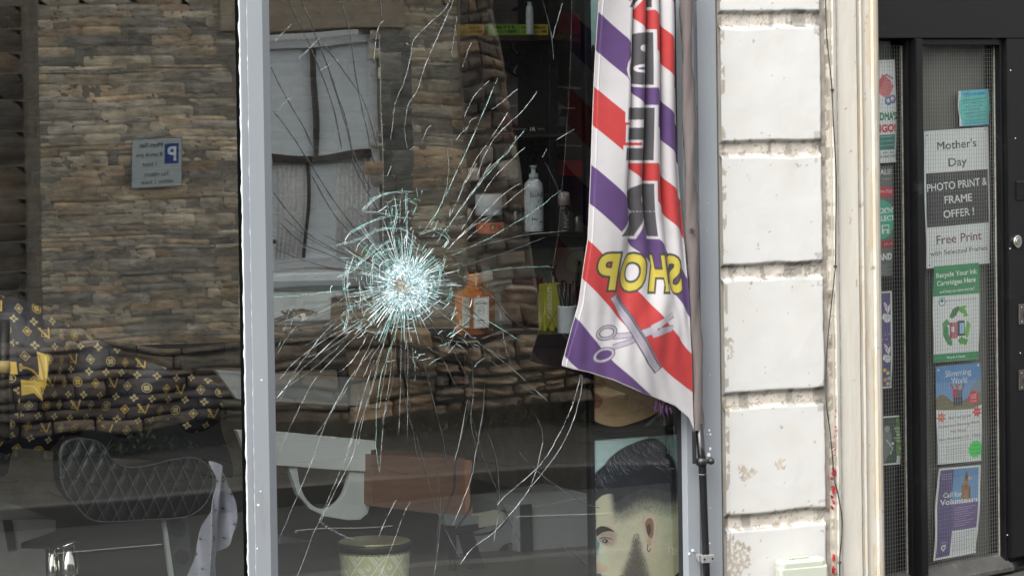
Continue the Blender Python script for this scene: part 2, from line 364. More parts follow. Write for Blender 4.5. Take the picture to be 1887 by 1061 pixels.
M_white = mat('white_gloss_paint', (.72,.73,.74), .35, var=.05, bump=.05)
M_dkpaint = mat('dark_brown_paint', (.05,.038,.032), .45, var=.15)
yb = -YW-.06; mx = XR(589, YW); mz = Z(600, 285, YW)
m = MB()
for a, b, c, d in ((wx0, wx0+.05, wz0, wz1), (wx1-.05, wx1, wz0, wz1), (wx0, wx1, wz1-.05, wz1), (wx0, wx1, wz0, wz0+.06)): m.box(a, b, yb-.05, yb+.02 if b-a < .06 else yb+.018, c-.001*(b-a > .06), d+.001*(b-a > .06))
swf = build(m, 'window', M_white, house, bevel=.004)
m = MB(); m.box(wx0+.052, wx1-.052, yb-.03, yb+.014, mz-.02, mz+.02); m.box(mx-.010, mx+.010, yb-.03, yb+.01, mz, wz1-.05); mx2 = XR(575, YW)
m.box(mx2-.009, mx2+.009, yb-.05, yb-.004, wz0+.06, mz); build(m, 'glazing_bars', M_dkpaint, swf, bevel=.003)
m = MB(); m.box(wx0+.05, wx1-.05, yb-.045, yb-.035, wz0, wz1)
build(m, 'pane', mat('curtain_and_sky_glass', (.84,.88,.90), .25, var=.1, vscale=1.5, bump=.02), swf)  # pale colour stands for curtains plus sky reflected in the panes
m = MB()
for k in range(14): m.tube([(wx1-.06-k*.03-.2*(k > 6), yb-.033, wz0+.06), (wx1-.06-k*.03-.2*(k > 6), yb-.033, mz-.03)], .009, 6)
build(m, 'curtain', mat('net_curtain', (.8,.76,.72), .8), swf, smooth=True)
m = MB(); stones(m, wx1+.001, XR(760, YW), Z(700, 612, YW), wz1+.04, -YW+.012, 1, (.10,.16), (.14,.3), [(.27,.255,.21),(.23,.215,.18),(.30,.28,.225),(.20,.19,.165)], 51, bulge=.002, jut=.004, gap=.0, wob=.008, rr=.4)  # added darker stones, keep the mirrored strip beside the window dim
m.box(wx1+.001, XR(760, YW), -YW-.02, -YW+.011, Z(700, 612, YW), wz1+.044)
build(m, 'added_grey_stones', M_stone, house, smooth=True)
# darker battered buttress at the right end of the house
bt = MB(); zB = Z(950, 640, YW); bx0 = xr; 
def bedge(z):
    zz = (z-zB)/(Z(950, 0, YW)-zB); return XR(1000, YW, 640)+(XR(903, YW, 0)-XR(1000, YW, 640))*zz
stones(bt, bx0-.04, XR(1010, YW), zb-.1, zt-1.2, -YW+.03, 1, (.05,.12), (.10,.3), [tuple(np.array(c)*1.15) for c in dark]+tan[3:4], 8, bulge=.008, jut=.05, gap=.002, wob=.03,
       keep=lambda x, z: True)
v = []
for p in bt.v:
    e = bedge(p[2]); t = (p[0]-bx0)/(XR(1010, YW)-bx0); v.append((bx0+(e-bx0)*t, p[1], p[2]))
bt.v = v
bt2 = build(bt, 'stone_buttress', M_stone, smooth=True, label='sloping dark rubble buttress at the end of the house, mirrored beside the shop shelves', cat='buttress')
m = MB(); ze = zt-1.2; m.prism([(bx0-.02, zb-.1), (bedge(zb-.1)+.01, zb-.1), (bedge(ze)+.01, ze), (bx0-.02, ze)], -YW+.03, -YW-.9)
build(m, 'buttress_core', M_mort, bt2)
# low rubble wall in front, with rough dark stones to the right
LY = YW-.35
m = MB(); xm = XR(640, LY); zl0 = Z(700, 765, LY); zl1 = Z(700, 612, LY); xR = XR(1250, LY)
stones(m, XR(-120, LY), xm, zl0, zl1, -LY, 1, (.05,.12), (.14,.5), [(.20,.15,.105),(.235,.175,.12),(.14,.105,.075),(.18,.14,.105),(.11,.085,.065)], 11, bulge=.012, jut=.06, gap=.008, wob=.03, rr=.8, rough=1.8, res=.016)
stones(m, xm, XR(790, LY), zl0, zl1, -LY, 1, (.10,.17), (.3,.7), [(.46,.31,.18),(.40,.27,.16),(.33,.23,.15)], 12, bulge=.014, jut=.06, gap=.010, wob=.035, rr=.8, rough=1.8, res=.016)
stones(m, XR(790, LY), xR, zl0-.02, zl1-.03, -LY, 1, (.075,.12), (.12,.32), [(.36,.25,.17),(.26,.19,.135),(.42,.30,.20),(.19,.145,.11)], 13, bulge=.045, jut=.05, gap=.022, wob=.04, rough=2.5)
lw_ = build(m, 'rubble_wall', M_stone, smooth=True, label='low rough rubble wall with dark gaps, mirrored across the lower half of the shop glass', cat='wall')
m = MB(); m.box(XR(-120, LY), xR-.01, -YW-.1, -LY-.015, zl0-.02, zl1-.04)
m.box(XR(-120, LY), xR-.01, -YW-.1, -LY-.14, GZ-.1, zl0-.021); build(m, 'wall_core', mat('black_joint_and_shade', (.02,.018,.016), .95), lw_)  # black core paints the dark joints and the shadow under the overhang
# dark hedge and bank beyond the end of the house
m = MB(); m.grid(60, 40, lambda u, v: (bedge(0)-.1+9*u, -YW-1.0+.35*fbm(u*12, v*6, 3)-.6*v, GZ-.1+5*v+.2*nz(u*7, v*5)), lambda u, v: (.008+.005*nz(u*60, v*40), .010+.005*nz(u*60, v*40), .007))
build(m, 'hedge', mat('dark_foliage', attr=True, rough=.95, var=.5, vscale=20, bump=1, bscale=30, bdist=.05), smooth=True, label='dark overgrown hedge beyond the stone buttress, mirrored behind the shelves', cat='hedge')
# weeds along the foot of the wall
m = MB(); r_ = random.Random(4)
for k in range(1400):
    x = XR(rnd.uniform(-50, 1080), LY) ; s_ = max(0, nz(x*1.7, 3, 1))+.15; x += r_.gauss(0, .03); y = -LY+r_.uniform(-.05, .12); z = GZ+r_.random()*.18*s_
    if r_.random() > s_*1.6: continue
    a = r_.random()*6.28; l = r_.uniform(.015, .05); d = Vector((math.cos(a), math.sin(a), r_.uniform(0, 1.4)))*l; n = Vector((-math.sin(a), math.cos(a), 0))*l*.3
    g = r_.uniform(.5, 1.4); m.add([Vector((x,y,z)), Vector((x,y,z))+d*.5+n, Vector((x,y,z))+d, Vector((x,y,z))+d*.5-n], [(0,1,2,3)], [(.045*g,.06*g,.025*g)]*4)
build(m, 'weeds', mat('weed_leaf', attr=True, rough=.7, var=.3), kind='stuff', label='small green weeds at the foot of the rubble wall')
# parking sign (reads the right way round here, mirrored in the glass)
SY = YW-.045
c0, c1 = PR(243, 256, SY), PR(340, 345, SY)
p = Paint(97, 89, 2.2, (188,196,196)); f = lambda x: 97-x    # designed in photo pixels, flipped
p.rect(0,0,97,1.2,(70,75,78)).rect(0,87.8,97,89,(70,75,78)).rect(0,0,1.3,89,(70,75,78)).rect(95.7,0,97,89,(70,75,78))
p.rect(f(90),11,f(63),47,(25,60,140)); p.text('P', f(77), 29, 25, (235,240,245), wd=15, bold=.03)
kk = (35,40,48)
p.text('Mon-Sat', f(37), 12, 8, kk, wd=44, bold=.03); p.text('8 am-6 pm', f(34), 29, 7.5, kk, wd=50, bold=.012); p.text('1 hour', f(34), 46, 8, kk, wd=27, bold=.012)
p.text('No return', f(48), 64.5, 8, kk, wd=45, bold=.012); p.text('within 1 hour', f(49), 78.5, 7.5, kk, wd=62, bold=.012)
sg = MB(); sg.box(c0.x, c1.x, -SY-.006, -SY, c1.z, c0.z)
sgn_ = build(sg, 'parking_sign', mat('sign_grey', (.45,.46,.46), .5, metal=.6), bevel=.001, label='square white parking sign with blue P on the stone wall, mirrored in the left pane', cat='parking sign')
pm = MB(); p.sheet(pm, lambda u, v: (c1.x-(c1.x-c0.x)*u*1.0, -SY+.0015, c0.z+(c1.z-c0.z)*v)); build(pm, 'sign_face', mat('sign_print', attr=True, rough=.35, var=.03, bump=0), sgn_)
# ================================================================ THE SHOPFRONT
M_grey = mat('grey_blue_paint', lin((164,170,176))*.66, .42, var=.05, vscale=5, bump=.25, bscale=35, stretch=(1,1,.25), dirt=((.20,.20,.19,1), 14, .58, .45))
M_greyd = mat('weathered_grey_paint', lin((150,160,165))*.85, .5, var=.12, vscale=14, bump=.4, bscale=50, dirt=((.16,.17,.16,1), 12, .56, .6))
M_seal = mat('old_sealant', (.62,.66,.66), .5, var=.3, vscale=30, bump=.8, bscale=80)
M_blackp = mat('black_rubber', (.015,.016,.018), .5)
win = empty('shop_window', (X(700), 0, .12), 'wide barber shop window in grey-blue frame, its middle pane smashed by one impact', 'shop window')
zT, zB_ = 2.35, .10
def pr(pts, name, m, z0=zB_, z1=zT, bevel=.0015, par=win): 
    q = MB(); q.profile([(X(a, y), y) for a, y in pts], z0, z1, 1); return build(q, name, m, par, bevel=bevel)
# mullion between the left pane and the smashed pane: bead, face, lighter chamfer
pr([(450,.06),(450,-.012),(463,-.012),(463,-.03),(491,-.03),(504,-.006),(504,.06)], 'mullion', M_grey)
m = MB()                                     # ragged bead of sealant
pts = [(X(448.5), -.004+.002*nz(0, k*.3), zB_+k*.012) for k in range(int((zT-zB_)/.012))]
m.tube([(a+.0035*nz(k*.31, 2)+.002*nz(k*1.7, 5), b, c) for k, (a, b, c) in enumerate(pts)], [.0035+.002*nz(k*.7, 9) for k in range(len(pts))], 6)
m.tube([(a+X(461)-X(448.5)+.003*nz(k*.27, 12), -.0145, c) for k, (a, b, c) in enumerate(pts)], [.0025+.002*nz(k*.9, 19) for k in range(len(pts))], 5)
build(m, 'sealant', M_seal, win, smooth=True)
pr([(441,.05),(441,.004),(448.4,.004),(448.4,.05)], 'gasket', M_blackp, bevel=0)
# right hand frame, with grooves
pr([(1252,.06),(1252,-.01),(1262,-.03),(1284,-.03),(1285.5,-.022),(1289,-.022),(1290.5,-.034),(1325,-.034),(1325,.06)], 'frame_post', M_grey)
pr([(1244,.06),(1244,-.002),(1251.8,-.006),(1251.8,.06)], 'glazing_bead', M_blackp, bevel=0)
m = MB(); m.box(X(-500), X(1325), -.03, .06, 2.35, 2.55); m.box(X(-500), X(1325), -.06, .06, -.0, .10); build(m, 'rail', M_grey, win, bevel=.003)
m = MB(); m.box(X(-500)-.1, X(-500)-.001, -.03, .06, 0, 2.55); build(m, 'frame_post', M_grey, win, bevel=.003)
r_ = random.Random(3)
m = MB()                                     # screws and small knocks in the paint
for a, b in ((1303,375),(1302,425),(1303,800),(1308,690),(1309,935),(1280,1015)):
    q = P(a, b, -.034); m.lathe((q.x, q.y, q.z), [(.002,0),(.0016,.001)], 8)
    m.tube([q+Vector((0,.001,0)), q+Vector((0,-.0015,0))], .0022, 8)
build(m, 'screw_heads', mat('dull_screw', (.5,.52,.54), .4, metal=.5), win)
m = MB()
for a, b, sz in ((1307,792,5),(1309,800,4),(1306,838,7),(1309,826,5),(1276,1013,5),(1270,1019,4),(1308,1000,3),(476,930,4),(482,700,3),(474,1010,3),(480,905,3)):
    q = P(a, b, -.0345 if a > 1200 else -.0308); n = 7; k = sz/620/2
    m.prism([(q.x+k*(.6+.7*r_.random())*math.cos(i*6.283/n), q.z+k*(.6+.9*r_.random())*math.sin(i*6.283/n)) for i in range(n)], q.y-.0006, q.y+.001)
build(m, 'paint_chips', mat('bare_primer', (.78,.78,.76), .7), win)
# glass panes
G1 = glass_mat('window_glass', .35, wave=.0009, wscale=1.1); G2 = glass_mat('glass_body', .0, tint=(.93,.97,.95)); 
G3 = glass_mat('cracked_glass', .33, wave=.0012, wscale=2.0)
def pane(x0, x1, label, gm):
    q = MB(); q.box(x0, x1, .004, .012, .10, 2.35); q.mi = [0]*6; q.mi[2] = 1
    G2_ = MATS['glass_clear'] 
    return build(q, 'glass_pane', [G2_, gm], win, label=label)
gc = bpy.data.materials.new('glass_clear'); gc.use_nodes = True; gc.node_tree.nodes.remove(gc.node_tree.nodes['Principled BSDF'])
tn = gc.node_tree.nodes.new('ShaderNodeBsdfTransparent'); tn.inputs[0].default_value = (.97,.99,.98,1); gc.node_tree.links.new(tn.outputs[0], gc.node_tree.nodes['Material Output'].inputs[0]); MATS['glass_clear'] = gc
pane(X(-500), X(449), 'unbroken dark left pane with the parking sign mirrored in it', G1)
gp = pane(X(464), X(1246), 'smashed middle pane with a white star of cracks', G3)
# ---------------------------------------------------------------- the cracks (each a fine raised ridge in the glass)
def crack_mat(name, c, fac, scale):
    m = bpy.data.materials.new(name); m.use_nodes = True; nt = m.node_tree; N = nt.nodes; K = nt.links
    b = N['Principled BSDF']; b.inputs['Base Color'].default_value = (*c, 1); b.inputs['Roughness'].default_value = .12; b.inputs['Specular IOR Level'].default_value = 1; b.inputs['Coat Weight'].default_value = .5
    t = N.new('ShaderNodeBsdfTransparent'); ms = N.new('ShaderNodeMixShader'); tc = N.new('ShaderNodeTexCoord'); n = N.new('ShaderNodeTexNoise')
    n.inputs['Scale'].default_value = scale; n.inputs['Detail'].default_value = 4; n.inputs['Roughness'].default_value = .7; K.new(tc.outputs['Object'], n.inputs[0])
    mr = N.new('ShaderNodeMapRange'); mr.inputs['From Min'].default_value = fac-.12; mr.inputs['From Max'].default_value = fac+.12; K.new(n.outputs[0], mr.inputs[0])
    K.new(mr.outputs[0], ms.inputs[0]); K.new(t.outputs[0], ms.inputs[1]); K.new(b.outputs[0], ms.inputs[2]); K.new(ms.outputs[0], N['Material Output'].inputs[0]); return m
CW = crack_mat('crack_bright', (.6,.72,.72), .40, 26); CL = crack_mat('crack_long', (.26,.29,.285), .47, 26); CG = crack_mat('crack_green', (.26,.50,.47), .47, 30); CD = crack_mat('crack_dark', (.045,.05,.05), .40, 14)
def ribbon(mb, pts, wpx, y=.002, j=.6):
    pts = [(a+rc.gauss(0, j), b+rc.gauss(0, j)) for a, b in pts]
    q = [P(a, b, y) for a, b in pts]; n = len(q); W_ = wpx/620/2
    vs = []; 
    for i, p in enumerate(q):
        t = (q[min(i+1, n-1)]-q[max(i-1, 0)]); t = Vector((-t.z, 0, t.x)).normalized(); s_ = W_*rc.uniform(.45, 1.35)*(min(1, .35+i/2) if i < 2 else 1)*(.4 if i == n-1 else 1)
        vs += [p-t*s_, p+Vector((0, -.0012, 0)), p+t*s_]
    mb.add(vs, [f for i in range(n-1) for f in ((3*i, 3*i+1, 3*i+4, 3*i+3), (3*i+1, 3*i+2, 3*i+5, 3*i+4))])
rc = random.Random(21)
CX, CY = 745, 523
def curve(a, b, bend, n=12):               # from a to b with a sideways bow
    dx, dy = b[0]-a[0], b[1]-a[1]; out = []
    for i in range(n+1):
        t = i/n; k = 4*t*(1-t)*bend; out.append((a[0]+dx*t-dy*k, a[1]+dy*t+dx*k))
    return out
mw, mg, md, ml = MB(), MB(), MB(), MB()
# long cracks read off the photograph
bright = [
 [(833,-8),(820,18),(790,45),(762,75),(757,105),(745,150),(733,178),(727,195)], [(727,195),(724,225),(720,258)],
 [(838,-8),(830,15),(815,50),(797,90),(780,130),(770,165),(752,195),(745,235)], [(745,235),(748,260),(752,275)],
 [(708,38),(697,52),(692,80),(689,113)],[(708,38),(716,47)],[(721,305),(713,325)],
 [(794,231),(786,240),(778,262)],[(755,277),(765,268)],
 [(502,79),(515,68),(538,44)],[(549,110),(570,90),(590,70)],[(590,130),(610,118),(625,110)],[(511,207),(522,192),(538,176)],
 [(843,30),(838,60),(832,98)],[(870,78),(862,95),(853,124)],
 [(902,149),(885,165),(872,180),(862,200),(856,215)],[(954,164),(935,180),(918,194),(906,202)],
 [(990,168),(975,190),(958,210),(940,225),(920,245),(903,268),(888,300),(878,330)],
 [(880,216),(868,222),(862,235),(848,248),(838,262),(822,262)],[(936,207),(925,225),(905,255),(880,290),(862,325),(850,352),(842,380)],
 [(951,250),(947,265),(935,282),(915,298),(895,320),(882,345)],[(968,271),(948,290),(925,312),(908,330),(890,358),(868,395),(850,425)],
 [(1036,6),(1030,30),(1018,70)],[(1058,238),(1025,258)],[(1008,275),(1000,290)],
 [(960,338),(935,352),(905,380),(880,405),(858,425),(838,445)],[(992,330),(950,360),(915,392),(885,420),(860,442)],
 [(905,300),(880,340),(860,368),(835,405),(822,432)],[(880,300),(862,330),(845,365),(828,400)],
 [(1070,690),(1063,720),(1050,760),(1025,810),(1000,850),(965,885),(935,910),(915,930)],
 [(1073,690),(1070,725),(1058,770),(1040,812),(1012,855),(980,895),(950,935),(910,980),(870,1010),(848,1040)],
 [(515,740),(540,690),(575,640),(610,600),(640,570)],[(515,830),(545,765),(580,700),(615,660),(665,610)],[(511,652),(530,620),(560,588),(600,570),(640,545)],
 [(512,1000),(545,920),(575,850),(600,780),(640,705),(690,640)],[(548,1061),(575,990),(588,960),(605,920),(630,860),(655,795)],
 [(590,962),(620,900),(650,840),(660,790),(680,730),(700,660)],[(515,700),(545,665),(600,625),(650,598)],[(560,660),(610,640),(660,600),(700,575)],
 [(640,830),(650,800),(665,745),(678,700),(690,662)],[(513,640),(522,612),(538,552)],[(535,604),(540,588),(558,578)],
 [(660,820),(672,760),(690,700),(705,640)],[(700,870),(706,780),(718,700),(722,640)],[(735,800),(738,700),(740,620)],[(750,810),(752,720),(751,625)],
 [(765,600),(790,640),(812,655),(830,690),(845,720)],[(775,570),(800,605),(825,645)],[(822,645),(838,615),(850,590)],[(825,650),(845,630)],
 [(588,962),(605,974),(630,985),(640,990),(655,992)],[(698,988),(712,955),(730,920)],[(755,925),(745,945),(730,985),(700,1061)],
 [(920,570),(925,600),(932,640),(945,680)]
]
for q in bright: ribbon(ml, spline(q, k=4), .9, j=.35)
darkc = [
 [(530,0),(560,60),(590,130),(615,200),(630,275)],[(555,0),(580,60),(605,125),(640,230),(652,285),(685,350)],[(624,-5),(640,40),(650,95),(660,165),(672,220),(690,300)],
 [(700,0),(705,38)],[(500,125),(530,185),(560,235),(580,280)],[(504,205),(545,260),(590,330),(630,390),(670,440)],[(595,80),(640,140),(672,190),(690,250),(697,275)],
 [(600,110),(625,190),(645,260),(655,310),(690,375),(700,400)],[(505,355),(535,395),(580,440),(640,470)],[(515,410),(560,450),(610,470),(650,490)],[(575,325),(620,400),(660,440),(690,470)],
 [(805,860),(812,930),(808,1000),(800,1061)],[(862,735),(850,800),(838,850)],[(893,715),(890,760),(878,830),(868,880),(850,930),(835,965)],[(985,760),(1000,800),(990,860),(975,900)],
 [(780,660),(795,720),(812,790),(825,860)],[(765,790),(780,850),(800,930),(825,985),(850,1030)],[(900,800),(915,850),(920,930),(910,1000)],
 [(870,660),(872,720),(868,780),(885,850)],[(735,700),(760,790),(770,850)],[(870,770),(890,840),(915,900),(940,960),(960,1000)],[(955,830),(980,860),(1040,905),(1085,930),(1105,935)],[(1020,1000),(1060,1020),(1085,1045)],
 [(780,505),(850,510),(900,540),(935,580),(960,600)],[(800,470),(870,455),(960,435),(1050,425)],[(800,540),(850,560),(900,600),(940,650)],
 [(1000,0),(1015,60),(1020,110)],[(1005,300),(1020,330),(1040,380)]
]
for q in darkc: ribbon(md, spline(q, k=4), 1.7, j=.4)
for i in range(46):                          # paired faint rays running out from the impact
    a = rc.uniform(0, 6.283)
    ax, ay = math.cos(a), math.sin(a); r0 = rc.uniform(60, 120); r1 = r0+rc.uniform(50, 260)*(1.25 if ay > .2 or (ax > .3 and ay < -.2) else .7)
    if 470 < CX+ax*r1 < 1240: ribbon(rc.choice([ml, md, md, mg]), curve((CX+ax*r0, CY+ay*r0), (CX+ax*r1, CY+ay*r1), rc.gauss(0, .05)), rc.uniform(.7, 1.4))
# the web: spokes and broken rings, tighter towards the middle
def ringr(a, base): return base*(1+.16*math.sin(a*2+.6)+.10*math.sin(a*3+2)+.05*math.sin(a*7))*(1.0 if math.sin(a) > 0 else 1.06)
for i in range(210):
    a = i/210*6.283+rc.gauss(0, .015); r0 = rc.uniform(14, 40); r1 = ringr(a, rc.choice([50, 62, 75, 85, 100, 118 if math.cos(a) < .3 else 80, 66]))
    n = 5; pts = []; aa = a
    for k in range(n+1): rr = r0+(r1-r0)*k/n; aa += rc.gauss(0, .006); pts.append((CX+rr*math.cos(aa)*.92, CY+rr*math.sin(aa)))
    ribbon(mw if rc.random() < .62 else mg, pts, rc.uniform(.6, 1.4), j=.25)
for base, prob in ((26,.8),(32,.8),(38,.8),(44,.85),(50,.85),(57,.8),(64,.85),(70,.55),(77,.7),(85,.45),(94,.5),(106,.2)):
    a = 0; off = rc.uniform(-2, 2)
    while a < 6.283:
        da = rc.uniform(.15, .7); left = math.cos(a) < .35
        pr_ = prob*(1 if left else (.35 if base > 66 else .9))
        if rc.random() < pr_:
            n = max(3, int(da*base/7)); j0 = rc.uniform(-3, 3)
            pts = [(CX+(ringr(a+da*k/n, base)+off+j0+rc.gauss(0, .4))*math.cos(a+da*k/n)*.92, CY+(ringr(a+da*k/n, base)+off+j0+rc.gauss(0, .4))*math.sin(a+da*k/n)) for k in range(n+1)]
            ribbon(mg if rc.random() < .45 else mw, pts, rc.uniform(.6, 1.4), j=.2)
        a += da
# outlying arcs and ladders read off the photograph
arcs = [[(666,388),(690,365),(720,355),(760,352)],[(666,388),(700,392),(735,400),(770,400)],[(640,430),(690,405),(720,395)],[(618,452),(660,440),(700,422),(740,422),(775,445)],
 [(620,510),(650,495),(690,460),(720,440)],[(650,470),(640,500),(640,540),(650,575),(668,600)],[(688,475),(683,520),(690,570),(700,590)],[(633,535),(645,520)],[(690,470),(730,455),(775,460),(808,490),(805,540)],
 [(800,425),(825,440),(815,455)],[(640,565),(680,560),(690,580),(680,600)],[(645,600),(690,612),(720,605)],[(720,380),(722,395)],[(770,430),(812,420),(828,440)],[(820,470),(812,500),(810,520)],
 [(640,480),(632,520),(640,575),(632,610)],[(725,360),(730,395),(722,430)],[(748,352),(748,400),(750,440)]]
for q in arcs: ribbon(mg, spline(q, k=4), 1.2, j=.3); ribbon(mw, spline([(a+2, b+2) for a, b in q], k=4), .6, j=.5)
for i in range(170):                         # short ladder ticks
    if i < 65: x, y = rc.gauss(735, 42), rc.uniform(352, 470)
    else: x, y = rc.choice([(rc.gauss(665, 25), rc.uniform(470, 620)), (rc.gauss(835, 20), rc.uniform(480, 640)), (rc.gauss(740, 60), rc.uniform(570, 680))])
    a = math.atan2(y-CY, x-CX)+(math.pi/2 if rc.random() < .6 else 0)+rc.gauss(0, .2); l = rc.uniform(3, 14)
    ribbon(rc.choice([mw, mg]), curve((x-l*math.cos(a), y-l*math.sin(a)), (x+l*math.cos(a), y+l*math.sin(a)), rc.gauss(0, .08), 3), rc.uniform(.6, 1.2))
build(ml, 'long_cracks', CL, gp); build(mw, 'bright_cracks', CW, gp); build(mg, 'green_cracks', CG, gp); build(md, 'dark_cracks', CD, gp)
# crushed glass of the impact: thousands of tiny slivers
m = MB()
for i in range(8500):
    a = rc.uniform(0, 6.283); rr = abs(rc.gauss(0, 1)); rr = 22*rr if rc.random() < .7 else rc.uniform(0, 40)
    if rr > 62: continue
    x, y = CX+rr*math.cos(a)*.9+4, CY+rr*math.sin(a)*1.0+6; q = P(x, y, .0005-.006*max(0, 1-rr/40)*rc.random())
    t = rc.choice([a, a, a, a+1.57]); l = rc.uniform(1.5, 7)/620; wd = rc.uniform(.3, .9)/620
    d = Vector((math.cos(t), rc.gauss(0, .35), -math.sin(t)))*l; n = Vector((math.sin(t), rc.gauss(0, .3), math.cos(t)))*wd
    dc = math.hypot(x-(CX-8), y-(CY+2)); 
    c = (.40,.36,.29) if dc < 13 and rc.random() < .7 else rc.choice([(.6,.78,.82),(.88,.92,.92),(.5,.70,.74),(.15,.27,.28)])
    m.add([q-d-n, q+d-n*.3, q+d*.8+n, q-d*.7+n], [(0,1,2,3)], [c]*4)
def bump_c(u, v):
    a, r_ = u*6.2832, v*34; x, y = CX+r_*math.cos(a)*.95-1, CY+r_*math.sin(a)+5; p_ = P(x, y, .0); h = math.cos(min(1, v)*1.57)
    return (p_.x, -.0005-.004*h+.002*nz(x*.4, y*.4), p_.z)
build(m, 'crushed_glass', mat('crushed_glass', attr=True, rough=.25, var=.3, vscale=60, bump=0), gp)
# ================================================================ THE WHITE RENDERED PIER
px0, px1 = X(1326.5), X(1522); zt0, zt1 = .02, 2.4
joints = [Z(1420, y, -.02) for y in (36, 273, 499, 735, 957)]; joints = [joints[0]+.40]+joints+[joints[-1]-.38]
joints = [z for z in joints]
JH = .0195; PW = px1-px0
edge = X(1513)-px0
def pier_h(x, z):                            # returns height out of the wall and how dirty
    wx = x-px0; w_ = .003*fbm(wx*7, z*7, 3)+.0008*nz(wx*50, z*50)
    dj = min(abs(z-j+.006*nz(wx*6, j*10)+.004*(wx-.15)*0) for j in joints) - JH + w_*1.2
    de = edge+.004*nz(z*7, 4)+.002*nz(z*30, 8)-wx
    d = min(dj, de, wx+.012+.002*nz(z*20, 1))
    t = min(1, max(0, d/.009)); h = .017*(1-(1-t)**2.2)
    return h, dj, de
vs = MB(); nx_, nzz = 96, 560; V = []; C = []
rp = random.Random(5)
blk = np.array([.545,.54,.52]); 
patch = [(P(1355+4, 1030, -.02), .05, .06), (P(1375, 870, -.02), .03, .03), (P(1440, 855, -.02), .02, .02), (P(1345, 640, -.02), .012, .05)]
for j in range(nzz):
    z = zt0+(zt1-zt0)*j/(nzz-1)
    for i in range(nx_):
        x = px0+PW*i/(nx_-1); h, dj, de = pier_h(x, z)
        surf = .0005*fbm(x*9, z*9, 7)+.0001*fbm(x*70, z*70, 2)
        if dj < 0: surf += .001*fbm(x*30, z*50, 9)
        V.append((x, -.006-h-surf*2, z)); c = blk.copy()
        cr = min(1, max(0, (.012-dj)/.012)) if dj < .012 else 0
        g = fbm(x*28, z*28, 4, 1, 5)
        if dj < 0: c = np.array([.53,.49,.43])*(1+.18*g)
        if -.006 < dj < .006 and g+.35*nz(x*9, z*9, 3)+(.15 if min(z-j for j in joints if j < z+.05) < 0 else -.1) > .22: c = np.array([.34,.31,.26])
        if dj < 0 and z > 0 and abs(nz(x*22, z*60, 5)) < .02: c *= .5
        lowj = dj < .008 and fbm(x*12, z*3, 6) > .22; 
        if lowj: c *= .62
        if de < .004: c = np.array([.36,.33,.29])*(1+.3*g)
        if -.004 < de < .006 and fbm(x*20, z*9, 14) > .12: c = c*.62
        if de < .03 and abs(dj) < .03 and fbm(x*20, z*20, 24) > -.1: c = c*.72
        if x-px0 < .012 and fbm(x*30, z*25, 44) > .05: c = c*np.array([.62,.57,.5])
        bl = fbm(x*5, z*5, 11)
        c = c*(1-.05*max(0, bl))*np.array([1, 1-.012*max(0, bl), 1-.05*max(0, bl)])
        dist = min(z-jj for jj in joints if jj < z+1e-6) if any(jj < z for jj in joints) else 1
        if fbm(x*40, z*40, 31, 1, 5) > .60+min(.25, max(0, dj)*3.2): c = c*np.array([.62,.56,.47])
        for (pp, ra, rb) in patch:
            if ((x-pp.x)/ra)**2+((z-pp.z)/rb)**2+1.2*fbm(x*30, z*30, 3) < .75 and fbm(x*90, z*90, 1) > -.12: c = np.array([.38,.34,.28])*(1+.3*g)
        ln_ = abs(nz(x*6+nz(z*14, 3)*.5, z*3.2, 77))
        if ln_ < .004 and nz(x*4, z*4, 55) > .3: c = c*.85
        C.append(tuple(c))
vs.add(V, [(j*nx_+i, j*nx_+i+1, (j+1)*nx_+i+1, (j+1)*nx_+i) for j in range(nzz-1) for i in range(nx_-1)], C)
pier = build(vs, 'rendered_pier', mat('painted_render', attr=True, rough=.75, var=.03, vscale=10, bump=.2, bscale=160, bdist=.001), smooth=True, label='white painted pier of chunky blocks with dirty recessed joints beside the shop window', cat='pier')
m = MB(); m.box(px0, px1, -.004, .3, 0, 2.6); m.box(px0+.002, px1-.002, -.03, .28, 2.401, 2.9); build(m, 'pier_core', mat('cream_masonry', (.6,.57,.5), .8), pier)
# ================================================================ CREAM DOOR PILASTER
M_cream = mat('cream_gloss_paint', attr=True, rough=.45, var=.04, vscale=6, bump=.3, bscale=40, stretch=(1,1,.3))
prof = [(1522,.02),(1522,-.002),(1528,-.004),(1531,-.010),(1535,-.010),(1537,-.028),(1541,-.034),(1545,-.030),(1547,-.022),(1551,-.02),(1583,-.02),(1585,-.011),(1587,-.011),(1589,-.024),(1593,-.026),(1596,-.018),(1599,-.016),(1608,-.016),(1610,-.028),(1615,-.034),(1620,-.032),(1623,-.026),(1624,.0),(1624,.16)]
xy = [(X(a, y), y) for a, y in prof]
# refine the profile
pp = []
for (a, b), (c, d) in zip(xy[:-1], xy[1:]):
    n = max(1, int(math.hypot(c-a, d-b)/.004)); pp += [(a+(c-a)*k/n, b+(d-b)*k/n) for k in range(n)]
pp.append(xy[-1]); n = len(pp); V = []; C = []; NZ = 420
for j in range(NZ):
    z = .0+2.4*j/(NZ-1)
    for i, (x, y) in enumerate(pp):
        V.append((x, y-.0012*fbm(x*20, z*6, 3), z)); g = fbm(x*40, z*3, 5, 1, 5); g2 = fbm(x*50, z*22, 8, 1, 5)
        c = np.array([.50,.475,.42])*(1+.07*g)
        pxx = np.interp(x, [q[0] for q in xy[:-1]], [q[0] for q in prof[:-1]])
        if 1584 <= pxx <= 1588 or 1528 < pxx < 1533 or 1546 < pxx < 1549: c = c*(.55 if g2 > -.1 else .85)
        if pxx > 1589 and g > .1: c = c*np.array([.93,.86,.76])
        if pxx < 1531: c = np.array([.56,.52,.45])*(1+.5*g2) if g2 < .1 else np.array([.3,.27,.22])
        if g2 > .78: c = c*np.array([.6,.54,.45])
        C.append(tuple(c))
